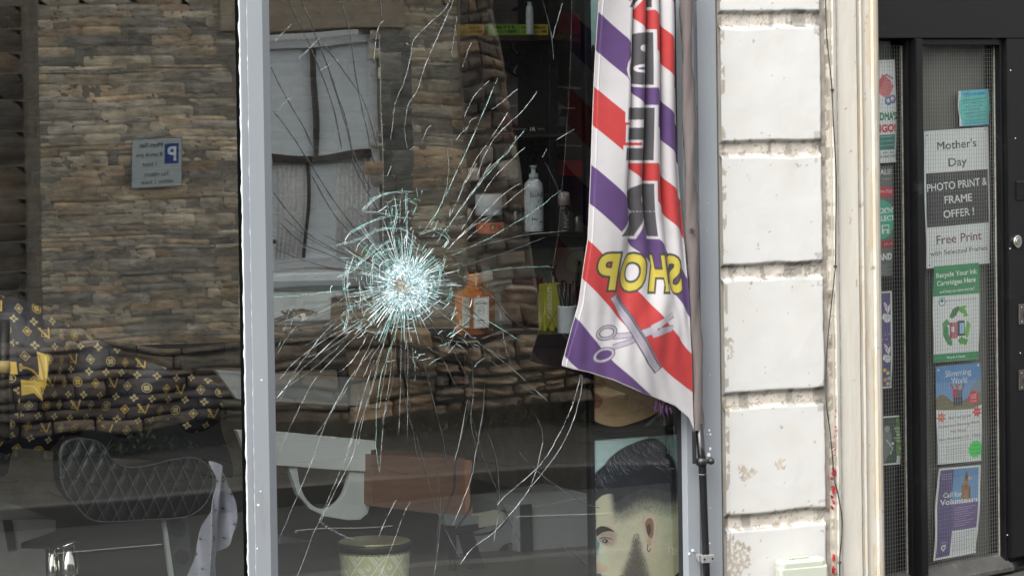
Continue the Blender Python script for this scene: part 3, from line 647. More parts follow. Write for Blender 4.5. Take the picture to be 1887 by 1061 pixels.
m = MB(); m.add(V, [(j*n+i, j*n+i+1, (j+1)*n+i+1, (j+1)*n+i) for j in range(NZ-1) for i in range(n-1)], C)
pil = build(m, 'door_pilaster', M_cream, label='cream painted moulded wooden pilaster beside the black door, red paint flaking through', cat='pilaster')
m = MB(); m.box(X(1522)+.004, X(1620, .01)-.004, .021, .3, 0, 2.6); m.box(X(1522)+.004, X(1620, .01)-.02, -.02, .2, 2.401, 2.7); build(m, 'pilaster_core', mat('cream_masonry'), pil)
m = MB()
for k in range(60):
    a, b, sz, tall = rc.choice([(1536,885,5,4.5),(1537,1040,6,5),(1536,870,4,2),(1535,925,3.5,3),(1538,1055,7,2),(1540,800,2,2),(1541,760,2,1.5),(1538,830,2,2),(1624,870,2.2,3),(1625,1000,2.5,3),(1624,930,2,4),(1626,1040,2.5,3)])
    a += rc.gauss(0, 1.2); b += rc.gauss(0, 11); yy = np.interp(a, [q[0] for q in prof[:-2]], [q[1] for q in prof[:-2]])
    q = P(a, b, yy-.0008); k_ = sz/600/2*rc.uniform(.3, 1.1); N_ = 9
    m.prism([(q.x+k_*(.6+.6*rc.random())*math.cos(i*6.283/N_), q.z+k_*tall*.6*(.6+.7*rc.random())*math.sin(i*6.283/N_)) for i in range(N_)], q.y-.0012, q.y+.006)
build(m, 'peeling_paint', mat('old_red_paint', (.42,.025,.03), .55, var=.3, vscale=30), pil)
# thin black cable down the joint
cp = [(1521,-30),(1523,60),(1530,130),(1533,166),(1536,230),(1541,330),(1540,420),(1539,491),(1532,560),(1524,640),(1522,700),(1523,745),(1529,790),(1534,840),(1537,880),(1543,905),(1549,935),(1552,965),(1550,1000),(1547,1030),(1548,1075)]
m = MB(); m.tube([P(a, b, -.038-.004*math.sin(i*.9)) for i, (a, b) in enumerate(spline(cp, k=4))], .0021, 6)
cb = build(m, 'cable', mat('black_cable', (.03,.03,.032), .5), smooth=True, label='thin black cable running down beside the cream pilaster', cat='cable')
for a, b in ((1533,166),(1539,491),(1547,1036)):
    m = MB(); q = P(a, b, -.04); m.lathe(q+Vector((0,0,-.004)), [(.002,0),(.0045,.002),(.0048,.006),(.002,.009)], 10); m.tube([q+Vector((.002,.004,0)), q+Vector((.010,.004,.001))], [.003,.0018], 6); build(m, 'clip', MATS['black_cable'], cb, smooth=True)
# pale green plastic box at the foot of the pier
q0, q1 = P(1430, 1030, -.05), P(1512, 1030, -.05); m = MB(); m.box(q0.x, q1.x, -.085, -.036, .03, q0.z)
ub = build(m, 'junction_box', mat('pale_green_plastic', (.46,.49,.41), .4, var=.05), bevel=.012, label='pale green plastic cable box fixed low on the white pier', cat='junction box')
m = MB(); m.box(q0.x-.006, q1.x+.006, -.0865, -.060, .02, q0.z-.022); build(m, 'lid', MATS['pale_green_plastic'], ub, bevel=.008)
m = MB()
for k in range(7): x = q0.x+.03+k*.0105; m.box(x, x+.006, -.078, -.05, q0.z-.001, q0.z+.005)
build(m, 'vents', MATS['pale_green_plastic'], ub, bevel=.001)
# ================================================================ THE BUILDING ROUND THE SHOP
M_in = mat('interior_plaster', (.5,.5,.48), .85, var=.1)
YB = 3.3; XL, XRR = X(-500)-.6, 5.6
m = MB(); m.box(XL-.2, 16, -.05, 7, 2.95, 3.9); m.box(-6, XL-.2, -.05, 7, 0, 3.9); m.box(5.6, 5.8, .76, 7, 0, 2.95)
bd = build(m, 'shop_building', mat('upper_render', (.7,.69,.66), .8), label='pale rendered building whose ground floor holds the barber shop', cat='building')
m = MB(); m.box(XL-.15, XRR, YB+.06, YB+.2, 0, 2.95); m.box(XL-.19, XL, .06, YB+.2, 0, 2.95)
m.box(5.0, 5.05, .31, .7, 0, 2.95); m.box(5.0, 5.6, .701, .75, 0, 2.95); m.box(5.55, 5.6, .751, YB, 0, 2.95); build(m, 'back_wall', M_mort, kind='structure')
m = MB(); m.box(XL, XRR, .07, YB+.2, -.05, .06); build(m, 'shop_floor', mat('dark_floor', (.07,.068,.065), .4, var=.2, vscale=3), kind='structure')
m = MB(); m.box(XL, XRR, .07, YB+.2, 2.8, 2.94); build(m, 'ceiling', mat('ceiling_white', (.6,.6,.6), .9), kind='structure')
m = MB(); stones(m, X(-60, YB), X(1020, YB), .35, 2.25, YB+.05, -1, (.038,.075), (.18,.42), [(.17,.175,.16),(.14,.145,.135),(.20,.19,.165),(.10,.10,.10),(.19,.165,.135)], 31, bulge=.006, jut=.03, gap=.003, wob=.002, res=.016)
build(m, 'slate_cladding', M_stone, smooth=True, label='grey slate ledge tiles covering the back wall inside the shop', cat='wall cladding')
# ================================================================ INSIDE THE SHOP
M_blk = mat('black_leather', (.018,.018,.02), .38, var=.2, bump=.4, bscale=120)
def sheet_cut(mb, p, ox, oy, Yf, outline, gain=1.0, flip=False):
    """print p (1 unit = 1 photo pixel, origin ox, oy) on a curved surface, cut to an outline"""
    E = np.array(outline, float)-(ox, oy); q = Paint(p.W, p.H, p.r, (0,0,0)); q.poly(E, (255,255,255)); M_ = q.a[..., 0] > 127
    idx = -np.ones((p.h, p.w), int); vs = []; cs = []; C_ = lin(np.clip(p.a, 0, 255))*gain
    for j in range(p.h):
        for i in range(p.w):
            if M_[j, i]: idx[j, i] = len(vs); x, y = ox+i/p.r, oy+j/p.r; vs.append(Yf(x, y)); cs.append(tuple(C_[j, i]))
    fs = []
    for j in range(p.h-1):
        for i in range(p.w-1):
            a, b, c, d = idx[j, i], idx[j+1, i], idx[j+1, i+1], idx[j, i+1]
            if min(a, b, c, d) >= 0: fs.append((a, b, c, d))
    mb.add(vs, fs, cs); return mb
gold, pale = (186,154,80), (172,156,112)
def quatre(p, x, y, r, c):
    for k in range(4):
        a = k*math.pi/2+.1; p.ell(x+r*.52*math.cos(a), y+r*.52*math.sin(a), r*.52, r*.34, c, rot=a)
    p.ell(x, y, r*.28, r*.28, (50,45,40))
def diam(p, x, y, r, c):
    q = [(x, y-r), (x+r*.35, y-r*.35), (x+r, y), (x+r*.35, y+r*.35), (x, y+r), (x-r*.35, y+r*.35), (x-r, y), (x-r*.35, y-r*.35)]
    p.poly([(x, y-r*1.15), (x+r*.95, y), (x, y+r*1.15), (x-r*.95, y)], c); p.poly([(x, y-r*.9), (x+r*.72, y), (x, y+r*.9), (x-r*.72, y)], (34,32,36))
    p.poly([(x+(a-x)*.62, y+(b-y)*.62) for a, b in q], c)
def circ(p, x, y, r, c):
    p.ell(x, y, r, r, c); p.ell(x, y, r*.82, r*.82, (40,36,34))
    for k in range(4): a = k*math.pi/2+.7; p.ell(x+r*.36*math.cos(a), y+r*.36*math.sin(a), r*.32, r*.3, c)
def mono(p, x, y, s, c):
    p.line([(x-s*.9, y-s*.8), (x+s*.35, y+s*.75)], s*.28, c); p.line([(x+s*.75, y-s*.9), (x+s*.35, y+s*.8)], s*.24, c)
    p.line([(x-s*.3, y-s*.5), (x-s*.75, y+s*.5), (x+s*.35, y+s*.45)], s*.2, c); p.line([(x-s*1.0, y-s*.8), (x-s*.45, y-s*.75)], s*.12, c)
p = Paint(580, 345, 1.9, (26,27,38)); ox, oy = -140, 540; k_ = 0
for j in range(16):
    for i in range(20):
        x = i*33+(16 if j % 2 else 0)-8+((j//2) % 2)*8; y = j*21.5+8+x*.07-15; x += rnd.gauss(0, 1.5); y += rnd.gauss(0, 1.2)
        c = gold if rnd.random() < .45 else pale
        if j % 2 == 0: quatre(p, x, y, 7, pale)
        else:
            t = (i+j//2*2) % 4
            (mono(p, x, y, 11.5, gold) if t == 0 else diam(p, x, y, 8.2, c) if t in (1, 3) else circ(p, x, y, 9, c))
# buckle and ribbon of the head rest
gb = [(210,175,80),(238,214,130),(170,135,55)]
o = lambda *a: [(x-ox, y-oy) for x, y in a]
p.poly(o((50,643),(68,650),(62,690),(55,722),(48,690)), gb[0]); p.line(o((52,648),(56,690),(55,715)), 3, gb[2]); p.line(o((62,652),(60,690)), 3, gb[1])
p.line(o((18,672),(38,676),(52,697),(56,705)), 4, gb[2], sm=True); p.poly(o((20,695),(50,697),(64,700),(58,708),(50,706),(57,735),(40,718),(20,725)), gb[0]); p.line(o((20,705),(40,706),(56,730)), 2, gb[1]); p.poly(o((20,728),(22,745),(18,735)), gb[1])
p.rect(-5-ox, 664-oy, 20-ox, 686-oy, (228,190,90)); p.line(o((20,600),(22,800)), 2.5, (8,8,12))
out = spline([(-130,620),(-60,562),(0,547),(38,550),(78,566),(112,590),(150,608),(200,634),(262,662),(330,684),(392,700),(412,742),(414,790),(432,845),(436,876),(426,880),(404,856),(380,846),(300,850),(200,844),(112,834),(70,828),(30,830),(20,872),(2,876),(-30,850),(-80,862),(-130,860)], True, 6)
def Yp(x, y):
    b = .80-.10*math.exp(-((x-60)/60)**2)+.00008*abs(x-60)+.015*math.sin(x*.05+y*.03)+.00012*(y-700)**2*.05
    return P(x, y, .82)+Vector((0, b-.82, 0))
chair = empty('barber_chair', P(180, 1061, .8)*1.0+Vector((0,0,-.3)), 'black barber chair back printed with gold monogram flowers, behind the left pane', 'barber chair')
m = MB(); sheet_cut(m, p, ox, oy, Yp, out, 1.35)
b_ = build(m, 'backrest', mat('monogram_leather', attr=True, rough=.42, var=.05, bump=.12, bscale=90), chair, smooth=True)
s_ = b_.modifiers.new('thick', 'SOLIDIFY'); s_.thickness = .003; s_.offset = -1
m = MB(); m.prism([(P(x, y, .84).x, P(x, y, .84).z) for x, y in out[::2]], .87, .93); build(m, 'padding', M_blk, chair)
m = MB(); q0 = P(-3, 600, .68); q1 = P(17, 600, .68); m.tube([P(8, 590, .66), P(7, 700, .66), P(9, 812, .66)], .017, 12); build(m, 'headrest_post', M_blk, chair, smooth=True)
m = MB(); m.tube([P(7.5, 664, .66), P(7.5, 686, .66)], .0185, 16); build(m, 'gold_collar', mat('gold_print', (.62,.46,.16), .35), chair, smooth=True)
# quilted black seat back with pale diamond stitching
qo = spline([(112,860),(116,826),(132,810),(160,808),(188,818),(205,845),(232,860),(270,858),(320,846),(360,843),(384,858),(393,885),(386,915),(366,940),(335,953),(270,957),(200,961),(165,955),(140,930),(118,900)], True, 6)
p = Paint(300, 170, 1.8, (36,38,40)); ox, oy = 105, 800
fam = []
for i in range(-8, 20):
    x = i*27; p.line([(x-10, 175), (x+78, -5)], 1.3, (165,165,160), .75); p.line([(x-40, -5), (x+45, 175)], 1.1, (140,140,136), .6)
def Yq(x, y):
    u = (x-105); v = y-800; a = ((u-(170-v)*.49+5)/27) % 1; b = ((u-v*.47+40)/27) % 1
    h = math.sqrt(abs(math.sin(math.pi*a)*math.sin(math.pi*b)))*.005
    return P(x, y, .55)+Vector((0, -h+.0000025*(y-885)**2+.0000012*(x-250)**2, 0))
m = MB(); sheet_cut(m, p, ox, oy, Yq, qo, .9); b_ = build(m, 'quilted_seat_back', mat('quilted_leather', attr=True, rough=.33, var=.15, bump=.25, bscale=150), chair, smooth=True)
s_ = b_.modifiers.new('thick', 'SOLIDIFY'); s_.thickness = .003; s_.offset = -1
m = MB(); m.prism([(P(x, y, .575).x, P(x, y, .575).z) for x, y in qo[::2]], .575, .65); build(m, 'padding', M_blk, chair)
m = MB(); m.tube([P(x, y, .545) for x, y in qo[::2]]+[P(*qo[0], .545)], .0022, 6); build(m, 'piping', mat('grey_piping', (.10,.10,.10), .5), chair, smooth=True)
m = MB(); m.tube([P(124, 1001, .30), P(128, 1100, .30)], .029, 20); m.tube([P(95, 1008, .33), P(97, 1100, .33)], .018, 16)
build(m, 'chrome_arm', mat('chrome', (.72,.70,.66), .12, metal=1, var=.1, bump=.02), chair, smooth=True)
m = MB(); m.tube([P(122, 998, .30), P(123.5, 1002, .30)], .031, 20); build(m, 'arm_cap', MATS['chrome'], chair, smooth=True)
def panel(mb, pts, Y, t): mb.prism([(P(a, b, Y).x, P(a, b, Y).z) for a, b in pts], Y, Y+t); return mb
def arc(cx, cy, rx, ry, a0, a1, n=20): return [(cx+rx*math.cos(a0+(a1-a0)*k/n), cy+ry*math.sin(a0+(a1-a0)*k/n)) for k in range(n+1)]
m = MB(); panel(m, [(303,957),(345,953),(362,1090),(322,1090)], .62, .02); fp = build(m, 'foot_plate', mat('dark_grey_plastic', (.07,.075,.08), .4), chair, bevel=.002)
m = MB(); panel(m, [(300,957),(306,957),(325,1090),(317,1090)], .60, .018); panel(m, [(300,953),(345,949),(345,954),(300,957.5)], .60, .018); build(m, 'plate_edge', mat('pale_plastic_edge', (.5,.52,.52), .4), chair)
for a, b, r in ((328,972,14),(336,1025,12)): m = MB(); panel(m, arc(a, b, r, r*1.15, 0, 6.1), .612, .006); build(m, 'round_hole', mat('hole_black', (.008,.008,.008), .8), fp)
# white cape hanging over the chair
cp_ = spline([(383,850),(398,853),(414,868),(428,895),(434,930),(432,968),(420,1006),(404,1032),(403,1090),(352,1090),(360,1020),(372,965),(387,915),(392,880)], True, 6)
p = Paint(100, 250, 1.6, (200,200,216)); ox, oy = 345, 845
for j in range(9):
    for i in range(4): x, y = 14+i*24+(j % 2)*10, 12+j*27; c = (186,186,196); (quatre if (i+j) % 3 else diam)(p, x, y, 6, c)
p.noise(10, .06)
m = MB(); sheet_cut(m, p, ox, oy, lambda x, y: P(x, y, .42)+Vector((0, .035*math.sin((x+y*.12)*.11)+.01*math.sin((x)*.31), 0)), cp_, .8)
b_ = build(m, 'white_cape', mat('cape_cloth', attr=True, rough=.6, var=.08, sheen=.3), smooth=True, label='pale lilac hairdressing cape draped beside the quilted chair, left pane', cat='cape'); s_ = b_.modifiers.new('t', 'SOLIDIFY'); s_.thickness = .003
m = MB(); panel(m, [(-30,958),(72,955),(104,957),(104,978),(40,1000),(40,1010),(104,1012),(104,1090),(-30,1090)], 1.2, .5)  # added grey block in place of pale stones seen mirrored
bx = build(m, 'grey_block', mat('grey_laminate', (.24,.24,.22), .5, var=.2), bevel=.004, label='low grey stool imitating pale mirrored stones, bottom left corner behind the left pane', cat='block')
m = MB(); panel(m, [(6,958),(22,957),(30,1010),(16,1014)], 1.19, .008); build(m, 'strap', MATS['black_rubber'] if 'black_rubber' in MATS else M_blackp, bx)
# white reception desk of odd panels
M_desk = mat('white_laminate', (.74,.77,.76), .35, var=.04, bump=.03); M_desk2 = mat('grey_white_laminate', (.66,.69,.68), .4, var=.05, bump=.03)
desk = empty('reception_desk', P(600, 1061, 1.2), 'white panelled reception desk with a rounded cut-out, below the impact', 'desk')
m = MB(); panel(m, [(398,682),(683,697),(681,749),(600,745),(436,735)], 1.5, .03); build(m, 'upper_shelf', M_desk2, desk, bevel=.002)
m = MB(); panel(m, [(436,792),(512,795),(692,812),(692,828),(684,829),(684,869),(600,864),(460,853)], 1.35, .03); build(m, 'desk_top', M_desk, desk, bevel=.002)
m = MB(); outer = [(530,857),(683,868),(684,925),(678,945),(664,957),(640,957),(600,950),(570,937),(546,910)]
inner = [(645,866)]+arc(597, 862, 48, 76, .05, math.pi-.02, 22)[1:-1]+[(548,858)]
panel(m, [(683,869),(684,925),(678,945),(664,957),(640,958),(600,951),(572,938),(548,910),(531,858)]+[(548,859)]+inner[::-1][1:-1]+[(645,866)], 1.36, .03); build(m, 'cut_out_leg', M_desk2, desk, bevel=.002)
m = MB(); panel(m, [(512,985),(640,1008),(800,1015),(845,960),(845,1090),(512,1090)], 1.9, .03); build(m, 'base_panel', mat('grey_panel', (.14,.145,.145), .5), desk)
m = MB(); q0, q1 = P(684, 842, 1.3), P(866, 946, 1.3); panel(m, [(684,838),(866,846),(870,948),(800,946),(684,932)], 1.3, .25)
wb = build(m, 'wooden_drawer_box', mat('brown_wood', (.24,.14,.10), .5, var=.3, vscale=6, stretch=(1,1,9)), bevel=.003, label='brown wooden box beside the white desk, under the cracks', cat='wooden box')
m = MB(); panel(m, [(859,848),(869,848),(871,948),(860,948)], 1.29, .012); build(m, 'edge_strip', mat('orange_wood', (.42,.20,.12), .5, var=.2), wb)
# dark stand with a pale box on it
st = empty('tripod_stand', P(880, 1061, 1.0), 'black splayed stand right of the plant pot', 'stand'); M_bm = mat('black_metal', (.02,.021,.023), .35)
m = MB(); panel(m, [(838,970),(893,963),(895,972),(868,981),(840,982)], 1.0, .06); build(m, 'top_plate', M_bm, st, bevel=.002)
for q in ([(848,978),(872,978),(908,1090),(880,1090)], [(834,980),(841,980),(842,1090),(833,1090)]): m = MB(); panel(m, q, 1.02, .03); build(m, 'leg', M_bm, st, bevel=.002)
m = MB(); m.tube([P(a, b, .98) for a, b in spline([(838,982),(870,985),(905,980),(930,962),(934,945),(925,940)], k=4)], .004, 8); build(m, 'handle', M_bm, st, smooth=True)
m = MB(); panel(m, [(883,950),(928,942),(929,963),(884,972)], .99, .06); build(m, 'pale_carton', mat('cream_card', (.42,.42,.34), .7), bevel=.001, label='small cream carton lying on the black stand', cat='carton')
m = MB(); panel(m, [(818,948),(882,951),(883,971),(822,967)], 1.01, .05); build(m, 'tissue_box', mat('grey_card', (.24,.27,.27), .6), bevel=.001, label='grey-white tissue box on the stand, left of the cream carton', cat='box')
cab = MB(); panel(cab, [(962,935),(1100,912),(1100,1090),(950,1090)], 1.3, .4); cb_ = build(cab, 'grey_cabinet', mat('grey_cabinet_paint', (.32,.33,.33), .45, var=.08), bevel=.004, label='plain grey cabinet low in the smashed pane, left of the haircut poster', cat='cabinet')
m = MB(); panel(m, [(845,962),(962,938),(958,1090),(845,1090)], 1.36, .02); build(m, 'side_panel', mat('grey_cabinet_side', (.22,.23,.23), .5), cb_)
m = MB(); panel(m, arc(945, 1032, 30, 33, 0, 6.1, 30), 1.353, .005); hb = build(m, 'round_opening', mat('brown_dark', (.03,.024,.02), .6), cb_)
m = MB(); panel(m, [(938,1002),(948,1002),(950,1062),(940,1062)], 1.349, .003); panel(m, [(920,1033),(972,1030),(972,1036),(920,1039)], 1.345, .003); build(m, 'cross_bars', mat('bar_grey', (.14,.12,.1), .6), cb_)
m = MB(); panel(m, [(960,930),(980,928),(984,1090),(962,1090)], 1.285, .01); build(m, 'dark_edge', M_bm, cb_)
# plant pot
pc = P(690, 1000, .34); pr_ = .108; zt_ = pc.z+.0
pot = MB(); PH = .22; p = Paint(420, 150, 1.5, (206,208,162)); W_ = (236,240,222)
for i in range(-1, 10):
    for j in range(-1, 4):
        for k, (cx, cy) in enumerate(((i*56, j*56), (i*56+28, j*56+28))):
            for s_, wd in ((24, 5), (12, 3.6)):
                if k and s_ == 12: s_ = 6
                p.line([(cx-s_, cy), (cx, cy-s_), (cx+s_, cy), (cx, cy+s_), (cx-s_, cy), (cx, cy-s_)], wd, W_)
            if not k: p.poly([(cx-10, cy), (cx, cy-10), (cx+10, cy), (cx, cy+10)], (176,180,124))
p.rect(0,0,420,5,(150,150,110))
m = MB(); p.sheet(m, lambda u, v: (pc.x+pr_*(1-.14*v)*math.cos(math.pi+u*2*math.pi*.75-.6), pc.y+pr_*(1-.14*v)*math.sin(math.pi+u*2*math.pi*.75-.6), zt_-.018-v*PH), 1.1)
pt = build(m, 'plant_pot', mat('glazed_pot', attr=True, rough=.3, var=.04, bump=.02, coat=.4), smooth=True, label='yellow-green plant pot with white diamond pattern standing inside the smashed pane', cat='plant pot')
m = MB(); m.lathe((pc.x, pc.y, zt_), [(pr_*.82, -.24), (pr_*1.0, -.0195), (pr_*1.03, -.018), (pr_*1.045, 0), (pr_*1.02, .006), (pr_*.96, .004), (pr_*.93, -.03), (0, -.032)], 40); build(m, 'rim', mat('black_gold_rim', (.03,.03,.028), .3), pt, smooth=True)
m = MB(); m.lathe((pc.x, pc.y, zt_+.003), [(pr_*.96, 0), (pr_*1.0, .003), (pr_*.97, .006)], 40); build(m, 'gold_edge', mat('brass_edge', (.6,.55,.3), .3, metal=.7), pt, smooth=True)
m = MB()
ch = spl3([tuple(P(a, b, .25)) for a, b in ((590,962),(605,972),(622,980),(640,990),(656,992))], 6)
for k, a in enumerate(ch): a = Vector(a)+Vector((rnd.gauss(0,.0012), 0, rnd.gauss(0,.0018))); m.lathe((a.x, a.y, a.z-.003), [(.001,0),(.0042,.0018),(.0042,.004),(.001,.006)], 7)
build(m, 'silver_chain', mat('silver', (.8,.8,.78), .2, metal=.8), label='short string of silver beads hanging over the plant pot', cat='beads')
# worktop on the left with a pale machine and its coiled lead
m = MB(); panel(m, [(455,597),(640,600),(860,622),(1100,612),(1100,640),(860,640),(640,625),(455,615)], 1.15, .5); ct = build(m, 'worktop', mat('dark_worktop', (.035,.03,.027), .3, var=.2, vscale=4), bevel=.003, label='dark worktop running behind the smashed pane and carrying the bottles', cat='worktop')
m = MB(); panel(m, [(490,505),(634,500),(634,545),(612,548),(610,590),(490,596)], 1.3, .25); pm_ = build(m, 'steriliser_box', mat('pale_blue_plastic', (.5,.56,.58), .4), bevel=.006, label='pale blue-grey box standing on the worktop left of the impact', cat='steriliser')
m = MB(); panel(m, [(490,519),(634,516),(634,534),(490,536)], 1.294, .006); build(m, 'band', mat('slate_band', (.17,.20,.22), .4), pm_)
m = MB()
for k in range(4): m.tube([P(560+16*math.cos(t*.6+k)+k*3-8*k+(t-5)*2, 580+4*math.sin(t*1.1+k*2)-k*2, 1.2) for t in range(11)], .004, 7)
m.tube([P(505,592,1.2), P(530,583,1.2), P(552,577,1.2), P(575,578,1.2)], .008, 8)
ld = build(m, 'hair_clipper_lead', mat('black_plastic', (.02,.02,.02), .35), smooth=True, label='black clipper with coiled lead lying on the worktop by the pale box', cat='clipper')
m = MB(); panel(m, [(554,578),(562,577),(566,588),(557,589)], 1.18, .004); build(m, 'tag', mat('tag_white', (.7,.7,.68), .5), ld)
m = MB(); panel(m, [(640,495),(770,480),(850,490),(850,612),(640,606)], 1.75, .05); sc_ = build(m, 'grey_drawer_unit', mat('olive_grey', (.085,.085,.075), .6, var=.2), bevel=.003, label='dull grey-brown drawer unit seen through the crushed glass', cat='drawer unit')
m = MB(); panel(m, [(648,545),(842,548),(842,551),(648,548)], 1.745, .004); build(m, 'drawer_gap', MATS['hole_black'], sc_)
# ------------------------------------------------------------ shelves to the right
su = empty('shelf_unit', P(985, 612, 1.5), 'tall dark display shelves with maroon backing at the right of the smashed pane', 'shelves'); YS = 1.5
M_sh = mat('dark_wood_shelf', (.055,.036,.030), .4, var=.3, vscale=6, stretch=(1,1,6))
p = Paint(250, 450, 1.6, (40,34,36)); ox, oy = 840, -15
o = lambda *a: [(x-ox, y-oy) for x, y in a]
p.poly(o((895,0),(1000,0),(1000,90),(905,90)), (74,68,68)); p.poly(o((905,110),(960,150),(1040,195),(1015,240),(960,250),(915,200)), (88,80,80)); p.poly(o((930,210),(985,260),(1000,300),(930,290)), (96,30,34)); p.poly(o((925,240),(1010,262),(990,330),(940,330)), (84,78,78))
p.poly(o((1000,20),(1072,26),(1072,80),(1000,66)), (104,36,38)); p.poly(o((1000,294),(1080,296),(1080,326),(1010,322)), (124,30,36)); p.poly(o((940,20),(960,8),(1000,16),(1000,26)), (30,26,28))
p.line(o((945,80),(950,95),(975,108),(955,120),(948,135),(965,150),(1000,158),(1078,164)), 4, (118,112,112), sm=True); p.line(o((1000,122),(1010,116),(1022,121),(1015,132),(1003,130),(1022,136)), 4, (120,114,114), sm=True)
p.line(o((910,100),(935,130),(955,142)), 5, (22,20,22), sm=True); p.line(o((985,265),(1080,270)), 3, (110,100,100)); p.rect(970-ox,215-oy,1045-ox,233-oy,(70,72,82)); p.line(o((940,195),(985,196),(1060,200)), 3, (112,108,108)); p.ell(1003-ox, 20-oy, 10, 14, (80,28,30))
p.poly(o((984,262),(1012,262),(1035,292),(984,288)), (26,22,23)); p.noise(8, .05)
m = MB(); p.sheet(m, lambda u, v: tuple(P(840+250*u, -15+450*v, YS+.25)), 3.2); build(m, 'printed_backing', mat('mural_print', attr=True, rough=.45, var=.05, bump=0), su)
m = MB()
for x0, x1 in ((1012,1028),): panel(m, [(x0,-40),(x1,-40),(x1,445),(x0,445)], YS-.01, .25)
panel(m, [(890,-40),(897,-40),(897,445),(890,445)], YS, .25); build(m, 'upright', mat('black_upright', (.014,.012,.014), .4), su, bevel=.002)
for (a, b, c, d, t) in ((840,1085,66,77,0),(840,1085,250,256,0),(840,1085,429,438,0)):
    m = MB(); panel(m, [(a,c),(b,c-4),(b,d-4),(a,d)], YS-.03, .28); build(m, 'shelf', M_sh, su, bevel=.001)
m = MB(); panel(m, [(905,440),(1085,436),(1085,455),(905,458)], YS-.01, .2); build(m, 'dark_rail', MATS['black_upright'], su)
p = Paint(130, 14, 4, (30,26,28))
for a in (8, 68, 112): p.text('R', a, 7, 6, (215,212,210), bold=.03); p.line([(a-5, 4), (a-5, 11)], 1.4, (200,200,200)); 
p.text('SIGNATURE', 28, 7, 2.6, (170,168,166)); p.text('COLLECTION', 90, 7, 2.6, (190,188,186)); p.text('SERIES', 124, 7, 2.6, (170,168,166), wd=10)
m = MB(); p.sheet(m, lambda u, v: tuple(P(850+155*u, 231+14*v, YS-.032)), 1.0); build(m, 'shelf_label', MATS['mural_print'], su)
m = MB(); panel(m, [(860,452),(1100,448),(1100,618),(860,625)], 1.75, .04); build(m, 'splashback', mat('grey_splashback', (.4,.4,.39), .4, var=.1), su)
# price strips: three printed boxes on the top shelf
lab = [(857,892,(205,168,70),'Barber',(90,60,20)),(900,957,(128,170,66),'MATTE LOOK',(30,60,25)),(957,980,(150,178,70),'Paste',(50,70,30)),(980,1010,(212,190,60),'Black +',(30,28,25))]
names = ['amber box on the top shelf, at the left end of the row','green box on the top shelf printed in dark letters','pale green box between the green and yellow boxes','yellow box at the right end of the top shelf row']
for (a, b, c, t, k), nm in zip(lab, names):
    p = Paint(b-a, 20, 4, c); p.text(t.split()[0], (b-a)/2, 6, 4.6, k, wd=(b-a)*.7, bold=.02); p.text(t.split()[1] if ' ' in t and t[-1] != '+' else 'LOOK', (b-a)*.4, 14, 3.6, k, wd=(b-a)*.45); p.rect((b-a)*.62, 11, (b-a)*.9, 16, k, .6)
    m = MB(); q0, q1 = P(a, 45, YS-.03), P(b, 65, YS-.03); m.box(q0.x, q1.x, YS-.03, YS+.06, q1.z, q0.z); bb = build(m, 'product_box', mat('card_%d' % c[0], lin(c)*.8, .5), bevel=.001, label=nm, cat='box', group='boxes on the top shelf')
    m = MB(); p.sheet(m, lambda u, v: (q0.x+(q1.x-q0.x)*u, YS-.0315, q0.z+(q1.z-q0.z)*v), .85); build(m, 'label_print', MATS['mural_print'], bb)
def bottle(name, px, ytop, ybot, Y, prof, m_, label, cat, parts=(), n=28, group=None, sq=0, squash=1.0, rot=0, kind='x'):
    """prof in photo pixels: (half width, y)"""
    c = P(px, ybot, Y); s = (P(px, ytop, Y).z-c.z)/(ybot-ytop); mb = MB(); mb.lathe((c.x, c.y, c.z), [(max(.0005, r*s/.9), (ybot-y)*s) for r, y in prof], n, squash, sq, rot)
    o_ = build(mb, name, m_, smooth=True, label=label, cat=cat, group=group)
    if sq: o_.data.shade_smooth() if False else None
    for (nm, pf, mm) in parts:
        mb = MB(); mb.lathe((c.x, c.y, c.z), [(max(.0005, r*s/.9), (ybot-y)*s) for r, y in pf], n, squash, sq if nm not in ('cap', 'nozzle') else 0, rot); build(mb, nm, mm, o_, smooth=True)
    return o_, c, s
M_wp = mat('white_plastic', (.66,.70,.74), .3, var=.04, bump=.02); M_bp = MATS['black_plastic']
bo, c, s = bottle('pump_bottle', 984.5, 305, 427, 1.42, [(15,427),(16,424),(16,350),(15,338),(9,331),(6,329)], M_wp, 'tall white pump bottle on the middle shelf', 'bottle',
   [('cap', [(8,331),(8,320),(4,319),(4,309),(5.5,308),(5.5,305),(0,305)], mat('clear_grey_plastic', (.5,.55,.58), .2))])
def wraplabel(par, px, Y, rpx, s, ybot, y0, y1, x0, x1, p, gain=.9, name='label'):
    c = P(px, ybot, Y); r = rpx*s/.9+.0006; m = MB()
    a0 = math.asin(max(-1, min(1, (x0-px)/rpx))); a1 = math.asin(max(-1, min(1, (x1-px)/rpx)))
    p.sheet(m, lambda u, v: (c.x+r*math.sin(a0+(a1-a0)*u-YAW*.5)*1.0, c.y-r*math.cos(a0+(a1-a0)*u-YAW*.5), c.z+(ybot-(y0+(y1-y0)*v))*s), gain)
    return build(m, name, mat('label_print', attr=True, rough=.4, var=.03, bump=0), par, smooth=True)
p = Paint(26, 60, 4, (205,212,218)); p.text('BIAR', 13, 8, 8, (60,62,66), wd=22); p.text('F', 14, 20, 5, (110,110,115)); p.text('He', 16, 30, 7, (80,82,86), wd=11); p.text('NV', 8, 50, 4, (40,42,45), wd=8, bold=.03); p.rect(16,54,22,56,(40,40,45))
wraplabel(bo, 984.5, 1.42, 16, s, 427, 350, 414, 974, 999, p)
bo, c, s = bottle('cream_jar', 901, 358, 397, 1.42, [(21,397),(22.5,394),(22.5,361),(21.5,358),(0,358)], M_wp, 'white wide jar stacked on the orange jar', 'jar')
